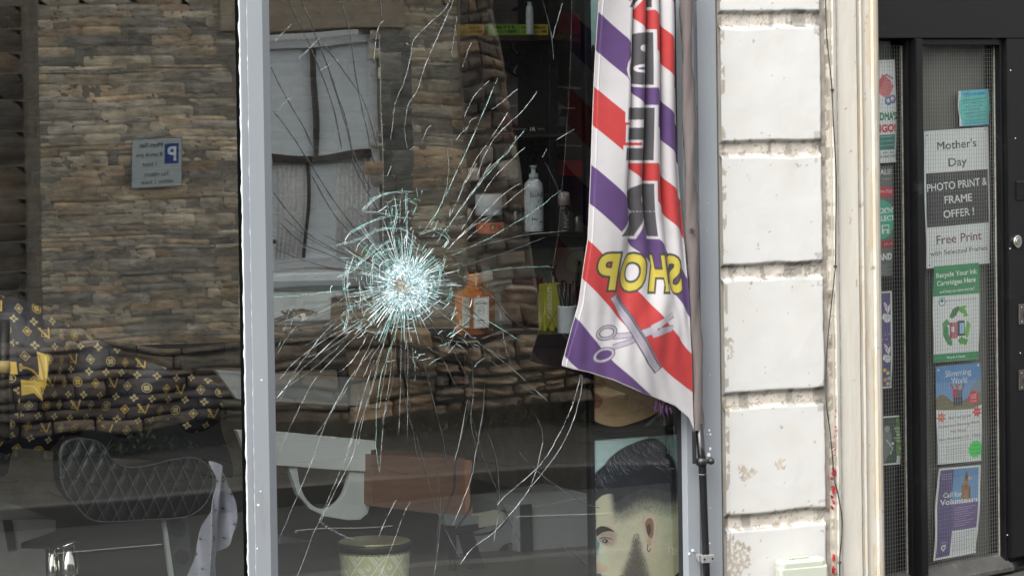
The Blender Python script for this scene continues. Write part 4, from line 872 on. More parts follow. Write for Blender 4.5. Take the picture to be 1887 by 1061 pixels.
bo, c, s = bottle('wax_jar', 903, 400, 430, 1.42, [(22,430),(23,427),(23,410)], mat('orange_plastic', (.62,.16,.07), .35), 'orange lidded jar on the shelf with the white jar on top', 'jar', [('lid', [(22,410),(22,402),(0,402)], mat('jar_lid_black', (.03,.03,.03), .4))])
p = Paint(34, 16, 4, (205,90,60)); p.rect(12,2,20,13,(90,50,30)); p.rect(14,4,18,11,(190,160,90)); p.text('10', 27, 7.5, 6, (90,40,20), wd=5); p.text('O', 6, 7.5, 5, (120,60,40))
wraplabel(bo, 903, 1.42, 23, s, 430, 411, 427, 886, 921, p)
bo, c, s = bottle('small_dark_jar', 951, 376, 427, 1.45, [(11,427),(12,424),(12,390),(8,384)], mat('dark_glass', (.03,.032,.036), .15), 'small dark jar between the orange jar and the pump bottle', 'jar', [('lid', [(9,384),(9,377),(0,377)], M_bp)])
bo, c, s = bottle('dark_bottle', 1040, 352, 427, 1.42, [(12,427),(12.5,424),(12.5,382),(10,378)], M_bp, 'black bottle with pale cap on the middle shelf, right of the pump bottle', 'bottle', [('cap', [(10,378),(10,358),(8,354),(0,353)], mat('pale_cap', (.42,.36,.33), .3))])
p = Paint(20, 42, 4, (22,22,24)); p.text('MVC', 10, 21, 9, (190,185,175), wd=30, rot=-1.57); wraplabel(bo, 1040, 1.42, 12.5, s, 427, 384, 425, 1031, 1050, p)
bo, c, s = bottle('small_silver_tin', 1064, 395, 427, 1.45, [(8,427),(8.5,425),(8.5,400),(7,397),(0,397)], mat('dull_tin', (.16,.16,.16), .3, metal=.6), 'small dull metal tin at the right end of the middle shelf', 'tin')
bo, c, s = bottle('small_white_bottle', 976, 4, 30, 1.45, [(6,64),(6.5,62),(6.5,20),(5,12),(3,9)], M_wp, 'small white bottle on the top shelf above the green box', 'bottle', [('cap', [(3.4,10),(3.4,4),(0,4)], M_wp)])
# whisky bottle: square section, turned so that two sides show
M_wh = mat('amber_spirit', (.50,.16,.03), .12, var=.2, vscale=12, bump=.0, coat=.6)
wb_, c, s = bottle('whisky_bottle', 876, 487, 616, 1.25, [(25,616),(27,612),(27,548),(25,540),(16,533),(10.5,524),(10,500)], M_wh, 'square amber whisky bottle with white labels on the worktop', 'whisky bottle',
   [('cap', [(12,502),(12,489),(0,488)], M_bp)], sq=5, rot=R(35)-YAW*0, n=48)
def flatlabel(par, pts, Y, p, nm='label', gain=.9, mt='label_print'):
    a, b, c_, d = [P(x, y, Y) for x, y in pts]      # tl tr br bl
    m = MB(); p.sheet(m, lambda u, v: tuple((a*(1-u)+b*u)*(1-v)+(d*(1-u)+c_*u)*v), gain); return build(m, nm, MATS[mt], par)
p = Paint(28, 56, 5, (205,205,196)); p.rect(1.2,1.2,26.8,54.8,(120,118,112)).rect(2,2,26,54,(208,208,198)); p.text("JACK DANIEL'S", 14, 11, 3.2, (50,50,50), wd=22, bold=.03)
p.line([(4,13),(9,8),(14,6.5),(19,8),(24,13)], .7, (80,80,78), sm=True); p.ell(14,24,6,8,(150,148,140)).ell(14,24,5,7,(206,206,196)); p.text('No.7', 14, 24, 4, (90,90,88)); p.text('HONEY', 14, 42, 3.2, (40,40,40), wd=14, bold=.03); p.rect(7,47,21,48,(120,118,112))
q0 = P(885, 575, 1.25)
ry = .0
flatlabel(wb_, [(873,548),(901,547),(901,603),(873,605)], 1.165, p, gain=1.7)
p = Paint(14, 56, 5, (165,166,160)); p.text('OLD', 7, 8, 5, (50,50,50), wd=10, bold=.03); p.text('No.7', 7, 22, 3, (70,70,70), wd=9); p.text('BRAND', 7, 32, 3, (80,80,80), wd=10); p.text('Jd', 7, 48, 7, (60,60,60), wd=10, bold=.03)
flatlabel(wb_, [(852,548),(865,548),(865,604),(852,603)], 1.165, p, 'side_label', 1.5)
m = MB(); panel(m, [(884,493),(903,493),(903,612),(884,612)], 1.4, .06); build(m, 'tall_carton', mat('beige_card', (.27,.26,.22), .7), bevel=.001, label='tall beige carton standing behind the whisky bottle', cat='carton')
m = MB(); panel(m, [(903,548),(931,546),(931,588),(926,592),(903,592)], 1.5, .06); build(m, 'white_carton', mat('white_card', (.42,.43,.42), .7), bevel=.001, label='squat white carton behind the worktop, right of the whisky bottle', cat='carton')
bo, c, s = bottle('brown_bowl', 955, 527, 585, 1.5, [(8,614),(12,592),(22,580),(30,560),(31,548),(27,536),(14,530),(0,530)], mat('brown_ceramic', (.13,.07,.045), .4, var=.25), 'round brown ceramic vessel on the worktop right of the whisky bottle', 'vessel')
m = MB(); panel(m, [(962,516),(1001,512),(1002,618),(968,618)], 1.55, .08); build(m, 'maroon_box', mat('maroon_card', (.10,.022,.028), .5), bevel=.002, label='tall maroon box behind the yellow spray carton', cat='box')
m = MB(); panel(m, [(1004,524),(1031,520),(1031,610),(1003,612)], 1.3, .05); yb_ = build(m, 'yellow_spray_pack', mat('yellow_card', (.42,.40,.06), .4), bevel=.004, label='yellow-green spray pack with black nozzle on the worktop', cat='spray pack')
m = MB(); q = P(1020, 524, 1.325); m.lathe((q.x, q.y, q.z-.002), [(.018,0),(.018,.012),(.008,.03),(.007,.055),(.011,.057),(.011,.068),(0,.07)], 20); build(m, 'nozzle', M_bp, yb_, smooth=True)
p = Paint(27, 88, 4, (176,172,62)); p.text('PAERCUT', 9, 34, 8, (226,222,190), wd=58, rot=-1.57, bold=.03); p.line([(3,84),(22,52)], 1.5, (60,60,25)); p.line([(6,52),(22,84)], 1.5, (60,60,25)); p.ell(6,84,3,3,(60,60,25)); p.ell(20,84,3,3,(60,60,25))
flatlabel(yb_, [(1004,523),(1031,519.5),(1031,610),(1004,612)], 1.2985, p)
bo, c, s = bottle('brush_tin', 1046, 563, 626, 1.2, [(15,626),(16,623),(16,566),(17,563),(14,563),(14,600),(0,600)], M_wp, 'white tin of dark brushes beside the flag on the worktop', 'tin')
m = MB()
for k in range(16): q = P(1046, 590, 1.2); a = k*.9; r_ = .012*(.4+.6*rnd.random()); m.tube([q+Vector((r_*.6*math.cos(a), r_*.6*math.sin(a), 0)), q+Vector((r_*2*math.cos(a), r_*2*math.sin(a), .05+.03*rnd.random())), q+Vector((r_*2.4*math.cos(a), r_*2.4*math.sin(a), .09+.05*rnd.random()))], [.002,.004,.009], 6)
build(m, 'brushes', M_bp, bo, smooth=True)
m = MB(); q = P(1063, 575, 1.2); m.prism([(q.x-.004, q.z), (q.x+.008, q.z), (q.x+.022, q.z+.17), (q.x+.008, q.z+.175)], 1.2, 1.205)
for k in range(22): m.box(q.x-.014+.0007*k, q.x+.002+.0006*k, 1.201, 1.204, q.z+.02+k*.0065, q.z+.0235+k*.0065)
build(m, 'styling_comb', M_bp, label='black styling comb standing in the tin next to the flag', cat='comb')
# hanging leads
for i, (q, lb) in enumerate((([(860,690),(866,740),(852,800),(838,850),(836,900),(810,960),(806,1000),(800,1090)], 'grey lead hanging down left of the black stand'), ([(893,705),(893,760),(882,820),(868,880),(868,930),(850,960),(838,975)], 'dark lead looping down onto the black stand'))):
    m = MB(); m.tube([P(a, b, .9+.05*i) for a, b in spline(q, k=5)], .0042, 8); build(m, 'hanging_lead', mat('lead_grey_%s' % 'ab'[i], (.06,.06,.06) if i == 0 else (.02,.02,.02), .4), smooth=True, label=lb, cat='cable')
# ------------------------------------------------------------ haircut posters in the window
fr = empty('haircut_poster', P(1168, 1061, .06)+Vector((0,0,-.25)), 'tall black-framed haircut poster of a man with faded hair and beard, low in the window', 'poster')
YP = .085
def q_(zx, zy): return (zx/3.777-47, zy/3.777-15)
p = Paint(164, 300, 2.4); p.grad(0,0,164,120,(186,212,212),(150,178,178)); Q = lambda *a: [q_(x, y) for x, y in a]
p.smooth(Q((575,85),(700,70),(800,60),(820,400),(780,460),(720,300)), (118,138,132)); p.smooth(Q((720,100),(790,90),(800,260),(760,250)), (140,168,165))
skin = (212,201,174); p.poly(Q((205,480),(330,440),(560,380),(800,420),(812,1190),(250,1190),(262,1060),(246,1010),(205,998),(192,975),(196,940),(222,880),(232,820),(236,778),(214,752),(206,720),(210,640)), skin)
sk2 = p.a.copy()
# soft greenish fade round the temple and neck
def soft(poly, c, al, n):
    t = Paint(p.W, p.H, p.r, (0,0,0)); t.smooth(poly, (255,255,255)); t.gauss(n*.9); k = (t.a[..., :1]/255)*al; p.a = p.a*(1-k)+np.array(c)*k
soft(Q((420,520),(560,560),(700,560),(800,520),(800,1060),(700,1040),(660,900),(640,700),(560,600)), (186,190,156), .8, 20)
soft(Q((560,900),(700,820),(800,850),(800,1160),(560,1160)), (176,170,136), .7, 25)
soft(Q((190,960),(215,930),(270,950),(280,990),(250,1004),(200,1000)), (196,160,140), .7, 6)
soft(Q((210,700),(300,690),(350,760),(320,820),(250,790)), (176,150,138), .8, 8)
soft(Q((236,820),(262,810),(275,900),(262,960),(240,930)), (226,214,190), .8, 8)
soft(Q((300,860),(420,840),(430,960),(340,1010)), (196,188,160), .6, 14)
hair = (44,46,54)
HTOP = [(195,420),(190,360),(215,300),(262,262),(318,200),(400,145),(500,108),(585,88),(640,100),(690,140),(725,200),(755,262),(780,340),(800,430)]
soft(Q((330,420),(440,380),(620,380),(800,430),(810,600),(720,640),(600,590),(500,600),(430,640),(345,640),(330,560)), (120,122,112), .75, 16)
soft(Q((330,420),(440,360),(620,360),(800,400),(810,520),(720,560),(600,520),(500,520),(430,560),(345,585),(330,540)), (62,64,66), .92, 11)
soft(Q(*HTOP, (800,490), (700,470), (560,440), (440,470), (345,520), (328,462), (260,462), (205,500), (192,490)), hair, 1.0, 2.2)
rr = random.Random(9)
for k in range(260):                       # swept back strands
    t = rr.random(); x0 = 195+t*520; yt = np.interp(x0, [190,215,262,318,400,500,585,690,760], [360,305,265,205,150,112,95,145,270])+rr.uniform(0, 190)*(.5+.5*t)
    ln = rr.uniform(30, 95); dx = ln*(.35+.25*t); dy = ln*(1.0-.55*t)
    if yt+dy > 440: continue
    c = rr.choice([(24,26,34),(86,92,104),(120,128,136),(62,66,78),(150,156,158)] if rr.random() < .7 else [(30,32,40)])
    p.line(Q((x0, yt), (x0+dx*.2, yt+dy*.55), (x0+dx, yt+dy)), rr.uniform(.5, 1.3), c, .75, sm=True)
for k in range(3600):                      # stubble of the fade and the beard
    if k < 1700: x, y = rr.uniform(335, 800), 420+abs(rr.gauss(0, 90)); 
    else: x, y = rr.gauss(485, 55), rr.uniform(745, 1110)
    if k >= 1700 and abs(x-485) > 12+(y-740)*.27: continue
    p.line(Q((x, y), (x+rr.gauss(0, 5), y+rr.uniform(6, 16))), .55, (48,45,43), .42)
soft(Q((474,790),(496,790),(515,880),(540,950),(570,1190),(385,1190),(392,1020),(430,930),(458,850)), (54,48,42), .78, 13)
soft(Q((240,1035),(330,1050),(395,1040),(400,1190),(245,1190)), (52,44,40), .9, 3)
p.smooth(Q((205,700),(240,678),(290,690),(335,725),(300,716),(250,722),(212,745),(204,730)), (38,34,34))      # brow
p.line(Q((228,765),(262,758),(300,768),(320,776)), 1.4, (60,46,42), sm=True); p.smooth(Q((248,776),(272,770),(290,784),(275,800),(256,792)), (60,44,40)); p.ell(*q_(265,782), 1.6, 1.4, (240,235,225)); p.line(Q((232,772),(270,812),(300,790)), .9, (120,88,78), sm=True)
for k in range(7): p.line(Q((234+k*7, 768), (228+k*7, 760-k)), .5, (40,34,34))
p.smooth(Q((524,668),(545,625),(585,614),(620,636),(634,690),(632,780),(612,850),(585,876),(562,856),(548,800),(536,740)), (214,188,162)) # ear
p.smooth(Q((548,680),(568,650),(596,656),(608,700),(604,770),(584,800),(562,760),(552,720)), (150,112,92)); p.smooth(Q((560,700),(580,690),(590,730),(575,770),(562,745)), (92,60,50)); p.line(Q((540,670),(570,640),(605,650),(618,700),(612,790)), 1.2, (230,210,188), sm=True); p.smooth(Q((560,795),(590,790),(588,840),(570,845)), (196,160,138))
p.line(Q((566,830),(562,865),(572,885),(584,862)), 1.6, (24,22,24), sm=True)
p.poly(Q((182,1060),(182,1000),(236,1008),(246,1040),(240,1061),(245,1190),(182,1190)), (70,84,86)); p.poly(Q((180,620),(208,620),(206,700),(212,760),(232,800),(205,880),(182,930)), (120,144,148)); p.poly(Q((750,1070),(812,1020),(812,1190),(730,1190)), (30,32,36))
p.line(Q((252,1050),(262,1100)), 1.2, (240,235,225))
p.noise(7, .07, 3)
def pic(p, a, b, yt0, yt1, yb0, yb1, nm, gain=1.5, lb=None):
    A, B, C_, D = P(a, yt0, YP-.004), P(b, yt1, YP-.004), P(b, yb1, YP-.004), P(a, yb0, YP-.004)
    m = MB(); p.sheet(m, lambda u, v: (A.x+(B.x-A.x)*u, YP-.004, A.z+(D.z-A.z)*v), gain); return build(m, nm, mat('poster_print', attr=True, rough=.35, var=.02, bump=0), fr, label=lb)
M_fr = mat('black_frame', (.012,.012,.014), .35)
pic(p, 1088, 1252, 806, 790, 1106, 1090, 'photo_print')
# picture above: the lower half of another face
p = Paint(164, 400, 1.8, (196,168,132)); o = lambda *a: [(x-1088, y-392) for x, y in a]
p.rect(0,0,164,250,(60,50,44)); p.rect(0,250,164,400,(30,26,26)); p.smooth(o((1080,640),(1088,690),(1090,735),(1088,768),(1098,780),(1130,789),(1170,782),(1205,768),(1222,750),(1236,700),(1240,600),(1080,600)), (198,168,132))
p.smooth(o((1088,725),(1098,728),(1106,740),(1098,752),(1088,748)), (164,112,98)); p.line(o((1088,738),(1104,741)), 1, (110,64,56)); p.smooth(o((1088,690),(1100,694),(1112,706),(1106,716),(1090,712)), (170,134,106)); p.line(o((1092,706),(1104,710)), 1.6, (84,56,44)); p.poly(o((1180,792),(1215,762),(1250,735),(1252,800)), (104,112,104)); p.poly(o((1188,792),(1220,768),(1252,756),(1252,800)), (56,56,52))
p.line(o((1110,765),(1150,768),(1200,752),(1222,735)), 5, (184,152,116), .7, sm=True)
p.noise(10, .06, 8); p.blur(2)
pic(p, 1088, 1252, 392, 392, 792, 792, 'upper_photo_print')
p = Paint(164, 420, 1.2, (150,178,176)); p.smooth([(0,130),(20,150),(60,140),(100,200),(90,330),(30,360),(0,300)], (44,38,36)); p.smooth([(4,230),(20,250),(24,330),(10,370),(0,360),(0,240)], (150,112,84)); p.smooth([(0,195),(16,175),(24,180),(10,205)], (30,30,30))
pic(p, 1088, 1252, -40, -40, 380, 380, 'top_photo_print')
m = MB(); A = P(1081, 500, YP).x; B = X(1256, YP); 
for (x0, x1) in ((A, P(1088, 500, YP).x), (P(1252.5, 500, YP).x, B)): m.box(x0, x1, YP-.012, YP+.02, .12, 2.34)
for yy in (386, 798): z = P(1168, yy, YP).z; m.box(A+.001, B-.001, YP-.0105, YP+.019, z-.010, z+.008)
build(m, 'frame', M_fr, fr, bevel=.001)
m = MB(); m.box(A, B, YP, YP+.015, .12, 2.34); build(m, 'backing_board', M_fr, fr)
# ================================================================ THE FEATHER FLAG
FY = -.10
def LP(pts, y): return np.interp(y, [q[1] for q in pts], [q[0] for q in pts])
left = [(1112,-60),(1108,0),(1100,180),(1093,310),(1085,440),(1075,500),(1066,560),(1052,610),(1035,668)]
mid = [(1166,-60),(1165,0),(1166,100),(1170,200),(1175,330),(1182,400),(1190,470),(1200,560),(1206,640),(1212,700)]
right = [(1246,-60),(1249,0),(1254,160),(1262,330),(1268,480),(1273,620),(1278,720),(1280,800)]
def bot(c): return np.interp(c, [0,20,50,95,150,185,215,235,242], [674,680,686,700,724,736,748,770,792])
CM_ = 57
def flag_pt(c, y):
    l, r_ = LP(left, y), LP(right, y); mt = min(1, max(0, (y-330)/330)); mt = mt*mt*(3-2*mt)
    cm = CM_+ (212-CM_)*mt; xm = LP(mid, y)+(LP(right, y)-12-LP(mid, y))*0
    xm = l+cm*(1-.02*mt) if mt > .0 else l+cm; xm = min(xm, r_-14)
    if c <= cm: x = l+(xm-l)*c/cm; w_ = 0
    else:
        t = (c-cm)/(242-cm); x = xm+(r_-xm)*t; w_ = 1
    # pleats between the flat panel and the pole, dying out towards the hem
    t = (c-CM_)/(242-CM_); q = P(x, y, FY); dep = .012*(1-c/242)
    if t > 0:
        amp = (1-.95*mt)*min(1, t*5)*(.024-.009*t); ph = t*3.6*2*math.pi+.25*math.sin(y*.009); f = -math.cos(ph)
        dep += amp*(f+1)*.9-.0; 
        q.x += amp*.36*math.sin(ph)*(1-mt)
    dep += .006*math.sin(y*.012+c*.02)+.004*math.sin(c*.05+y*.006)+.0014*math.sin(c*.21-y*.05)*mt
    if c < 8: dep += .004
    q.y += dep-.02*mt*(1-c/242)
    return q
p = Paint(242, 860, 1.6, (226,222,224)); pur, red, wht = (96,64,124), (206,58,58), (226,222,224); OY = 60   # canvas y = photo y + OY
for k in range(-3, 4):
    for off, c in ((22, pur), (165, red)):
        y0 = off+k*290-2; y0 = (22 if c == pur else 165)+k*290
        y0 = y0*.965+ (2 if k else 0)
        p.poly([(0, y0+OY), (242, y0+OY+242*.87), (242, y0+OY+242*.87+71), (0, y0+OY+71)], c)
# big grey letters, white edged, stacked; seen from behind so they read backwards
dg = (84,82,86)
for ch_, yc in (('R',-38),('E',105),('B',-180),('E',246),('R',386)):
    pass
for ch_, yc, xc in (('A',-180,108),('R',-36,108),('B',107,108),('E',246,108),('R',386,112)):
    p.text(ch_, xc, yc+OY, 88, wht, wd=76, bold=.085, mirror=True); p.text(ch_, xc, yc+OY, 88, dg, wd=76, bold=.045, mirror=True)
# SHOP
for ch_, xc, w_ in (('P',46,35),('O',97,42),('H',149,32),('S',196,34)):
    yy = 500+OY+(xc-44)*.03; p.text(ch_, xc, yy, 62, (70,66,60), wd=w_, bold=.085, mirror=True, shear=0); p.text(ch_, xc, yy, 62, (216,198,74), wd=w_, bold=.035, mirror=True)
# comb and scissors
l_ = lambda *a: [(x-np.interp(y, [500,560,610,668,700], [1075,1066,1052,1038,1036]), y+OY) for x, y in a]
def ring(cx, cy, rx, ry, rot):
    (a, b), = l_((cx, cy)); p.ell(a, b, rx+1.6, ry+1.6, (98,88,108), rot=rot); p.ell(a, b, rx, ry, (196,188,200), rot=rot); p.ell(a, b, rx-4.5, ry-4, (98,88,108), rot=rot)
    return a, b
def pin(x, y): return l_((x, y))[0]
for w_, c in ((11, (98,88,108)), (8.5, (196,188,200))):
    p.line(l_((1132,620),(1160,617),(1200,606),(1243,580)), w_, c, sm=True); p.line(l_((1132,640),(1165,628),(1200,612),(1243,604)), w_, c, sm=True)
p.poly(l_((1200,600),(1245,574),(1236,590),(1205,612)), (206,200,208)); p.poly(l_((1200,614),(1246,601),(1240,610),(1205,622)), (190,182,196)); 
for cx, cy, r_ in ((1120,613,-.1),(1116,654,-.25)): 
    a, b = ring(cx, cy, 19, 13, r_)
    col_in = (226,222,224) if cy < 630 else pur; p.ell(a, b, 12.5, 7.5, col_in, rot=r_)
p.ell(*pin(1214,606), 2, 2, (90,84,96))
for g_, c in ((2.2, (96,88,104)), (0, (186,180,192))):
    p.poly([(a-(g_ if i in (0, 3) else -g_), b+(g_ if i in (2, 3) else -g_)) for i, (a, b) in enumerate(l_((1127,550),(1139,543),(1224,674),(1213,686)))], c)
p.line(l_((1139,546),(1223,676)), 2.6, (96,90,104))
for k in range(46):
    t = .16+.8*k/46; x, y = 1127+(1213-1127)*t, 550+(686-550)*t; p.line(l_((x+1, y), (x+8.5, y-5)), .6, (112,104,120), .8)
p.rect(0, 0, 1.2, 860, (236,234,234)); p.line([(9.5,0),(9.5,860)], .7, (150,130,160), .35)
p.noise(5, .03, 2).done()
flag = empty('feather_flag', P(1300, 1061, -.12)+Vector((0,0,-.35)), 'striped purple, red and white barber flag on a black pole before the shop window', 'flag')
m = MB(); NC, NY = 360, 560; V = []; C = []
for j in range(NY):
    for i in range(NC):
        c = 242*i/(NC-1); yb = bot(c); y = -60+(yb+60)*j/(NY-1); V.append(flag_pt(c, y)); col_ = p.at(c, y+OY)
        if yb-y < 5 and c > 3: col_ = np.array([.66,.62,.62])*.9 if yb-y < 1.4 else col_*.96
        C.append(tuple(np.array(col_)*.57))
m.add(V, [(j*NC+i, (j+1)*NC+i, (j+1)*NC+i+1, j*NC+i+1) for j in range(NY-1) for i in range(NC-1)], C)
M_flag = mat('printed_flag_cloth', attr=True, rough=.75, var=.03, vscale=3, bump=.25, bscale=35, bdist=.002, sheen=.1, trans=.16)
b_ = build(m, 'banner', M_flag, flag, smooth=True); s_ = b_.modifiers.new('t', 'SOLIDIFY'); s_.thickness = .0008
# sleeve along the pole (dark cloth) and a torn purple bit below the hem
def pole_x(y): return np.interp(y, [-60,0,400,795,848,1030,1100], [1262,1264,1274,1288,1294,1301,1304])
m = MB(); pa = [P(pole_x(y), y, FY+.012) for y in range(-60, 800, 12)]
V = []; n = 14
for i, q in enumerate(pa):
    for j in range(n): a = 2*math.pi*j/n; r_ = .0165+.003*math.sin(i*.35+j)+.002*math.sin(i*1.1+2*j); V.append(q+Vector((r_*1.1*math.cos(a), r_*.8*math.sin(a), 0)))
m.add(V, [(i*n+j, i*n+(j+1)%n, (i+1)*n+(j+1)%n, (i+1)*n+j) for i in range(len(pa)-1) for j in range(n)])
build(m, 'pole_sleeve', mat('dark_grey_cloth', (.115,.095,.09), .8, var=.12, bump=.3, bscale=30), flag, smooth=True)
m = MB(); m.tube([P(pole_x(y), y, FY+.012) for y in (780, 848, 930, 1030, 1110)], [.0125,.0125,.0112,.011,.0112], 20); pole = build(m, 'pole', mat('black_gloss_metal', (.012,.012,.013), .18, var=.3, bump=.05), flag, smooth=True)
m = MB()
for y, h, r_ in ((872,4,.0121),): q = P(pole_x(y), y, FY+.012); m.lathe(q, [(.011,-.003),(r_,-.003),(r_,.003),(.011,.003)], 20)
build(m, 'white_band', mat('white_tape', (.7,.7,.68), .5), pole, smooth=True)
m = MB(); q = P(1293, 850, FY+.012); m.lathe(q+Vector((0,0,-.012)), [(.012,0),(.0165,.001),(.0165,.022),(.012,.023)], 24); m.tube([q, q+Vector((.022,-.002,0)), q+Vector((.026,-.002,0))], [.006,.006,.004], 12); m.lathe(q+Vector((.031,-.002,-.011)), [(.003,0),(.010,.004),(.0115,.011),(.009,.018),(.002,.022)], 16)
build(m, 'locking_knob', M_bp, flag, smooth=True)
m = MB(); q = P(1281, 830, FY+.012); m.box(q.x-.006, q.x+.001, FY+.005, FY+.02, P(1281,855,FY).z, P(1281,795,FY).z); build(m, 'spring_clip', M_bp, flag, bevel=.001)
m = MB(); q = P(1301, 1028, FY+.012); m.box(q.x-.021, q.x+.021, FY-.003, FY+.006, q.z-.012, q.z+.012); m.box(q.x-.021, q.x+.021, FY+.02, FY+.028, q.z-.011, q.z+.011); m.box(q.x-.006, q.x+.006, FY+.0285, -.035, q.z-.008, q.z+.008)
cl = build(m, 'wall_clamp', mat('galvanised', (.42,.42,.42), .4, metal=.6, var=.2), flag, bevel=.0015)
for dx in (-.014, .014): m = MB(); m.tube([q+Vector((dx, -.016, 0)), q+Vector((dx, -.013, 0))], .0035, 8); build(m, 'bolt', M_bp, cl)
m = MB()
for k, (x0, y0, x1, y1) in enumerate(((1212,738,1206,760),(1222,742,1216,765),(1216,740,1226,772),(1228,746,1232,768),(1234,750,1238,764))):
    a, b = P(x0, y0, FY+.02), P(x1, y1, FY+.02); mid_ = (a+b)/2+Vector((.004*math.sin(k*2), .004, 0)); m.tube([a, mid_, b], [.004,.005,.0015], 6)
build(m, 'torn_threads', mat('purple_cloth', (.06,.018,.07), .8), flag, smooth=True)
q = P(1272, 425, FY); m = MB(); 
for k in range(7): a = k*.9; m.tube([q+Vector((0,-.01,0)), q+Vector((.006*math.cos(a), -.012, .006*math.sin(a))), q+Vector((.010*math.cos(a+.5), -.008, .009*math.sin(a+.5)))], .0015, 5)
build(m, 'knot', M_bp, flag, smooth=True)
# ================================================================ THE BLACK DOOR, turned away to the right
M_bd = mat('black_door_paint', (.009,.009,.010), .40, spec=.22, var=.25, vscale=4, bump=.25, bscale=20, dirt=((.09,.09,.088,1), 9, .62, .35))
door = empty('shop_door', tuple(PD(1760, 1061, 0).x*DU+DO)[:2]+(0,), 'black framed door with two tall wired-glass lights full of notices, right of the cream pilaster', 'door')
def dS(px, q=0.0, py=550): return PD(px, py, q).x
def dZ(px, py, q=0.0): return PD(px, py, q).z
def dbox(nm, a, b, q0, q1, z0, z1, m_=None, par=None, bevel=.002, label=None):
    q = MB(DM); q.box(a, b, q0, q1, z0, z1); return build(q, nm, m_ or M_bd, par or door, bevel=bevel, label=label)
zh = dZ(1770, 71, .0); zs = dZ(1770, 1034, .03)
dbox('head_rail', dS(1610)-.05, dS(1990), -.005, .09, zh, 2.35)
sL, sR = dS(1688), dS(1700); e0, e1 = dS(1859), dS(1990)
dbox('mullion', sL, sR, -.012, .09, .05, zh-.001)
dbox('lock_stile', e0, e1, -.004, .09, .05, zh-.001)
dbox('bottom_rail', dS(1600), e1+.001, .002, .088, -.0, zs-.05)
# stepped inner edges of the stiles
m = MB(DM); m.box(sR+.0005, sR+.006, .03, .07, zs-.05, zh-.002); m.box(e0-.016, e0-.0005, .012, .07, zs-.05, zh-.002); m.box(sR+.01, e0-.017, .012, .07, zh-.022, zh-.002); m.box(sL-.012, sL-.0005, .015, .07, zs-.05, zh-.002); build(m, 'glazing_moulding', M_bd, door, bevel=.002)
m = MB(DM); m.box(e0-.0185, e0-.0165, .034, .0395, zs-.02, zh-.024); m.box(sL-.0145, sL-.0125, .034, .0395, zs-.02, zh-.024); build(m, 'putty_line', mat('old_putty', (.27,.26,.22), .8, var=.4, vscale=60), door)
for a, b in ((dS(1600), sL-.001), (sR+.001, e0-.001)):          # sloping weather sills
    m = MB(DM); m.add([(a, -.012, zs-.055), (b, -.012, zs-.055), (b, .05, zs-.055), (a, .05, zs-.055), (a, -.012, zs-.04), (b, -.012, zs-.04), (b, .05, zs+.004), (a, .05, zs+.004)], [(0,3,2,1),(4,5,6,7),(0,1,5,4),(1,2,6,5),(2,3,7,6),(3,0,4,7)])
    build(m, 'weather_sill', mat('worn_sill_paint', (.07,.068,.064), .6, var=.4, vscale=18, bump=.4, dirt=((.2,.19,.17,1), 14, .55, .6)), door, bevel=.002)
gD = glass_mat('wired_glass', .035, tint=(.98,.99,.98), wave=.0015, wscale=14, rough=.04)
M_wire = mat('glass_wire', (.30,.30,.29), .5, metal=.3)
lights = []
for k, (a, b, lb) in enumerate(((dS(1600), sL-.012, 'narrow left light of wired glass'), (sR+.009, e0-.016, 'wide right light of wired glass'))):
    q = MB(DM); q.box(a, b, .040, .046, zs-.02, zh-.01); q.mi = [0]*6; q.mi[2] = 1
    pn = build(q, 'glass_pane', [MATS['glass_clear'], gD], door, label=lb); lights.append(pn)
    m = MB(DM); W_ = .00045; g = .0132; s_ = a+.004
    while s_ < b: m.box(s_-W_/2, s_+W_/2, .0385, .0395, zs-.01, zh-.022); s_ += g
    z = zs
    while z < zh-.022: m.box(a, b, .0386, .0394, z-W_/2, z+W_/2); z += g
    build(m, 'wire_mesh', M_wire, pn)
dbox('dim_interior_sheet', sR+.005, e0-.01, .085, .1, zs-.05, zh, mat('tan_dim_interior', (.155,.148,.125), .75, var=.3, vscale=2.2, bump=.3, bscale=90), bevel=0)  # added sheets, their colour stands for the dim interior behind the glass
dbox('dim_interior_sheet', dS(1600), sL-.005, .085, .1, zs-.05, dZ(1650, 470, .085), mat('black_dim_interior', (.028,.03,.028), .7, var=.3), bevel=0, label='dark sheet for the dim interior behind the lower narrow light')
dbox('dim_interior_sheet', dS(1600), sL-.005, .0852, .1, dZ(1650, 469, .085), zh, mat('grey_dim_interior', (.10,.105,.095), .7, var=.4, vscale=6), bevel=0, label='greyer sheet for the dim interior behind the upper narrow light')
m = MB(DM); m.box(dS(1702), dS(1740), .082, .084, dZ(1720,105,.08), dZ(1720,78,.08)); m.box(dS(1634), dS(1650), .082, .084, dZ(1640,112,.08), dZ(1640,90,.08)); build(m, 'painted_reflections', mat('dull_reflection_pale', (.36,.35,.30), .7), door)  # pale plates imitate white reflections in the door glass
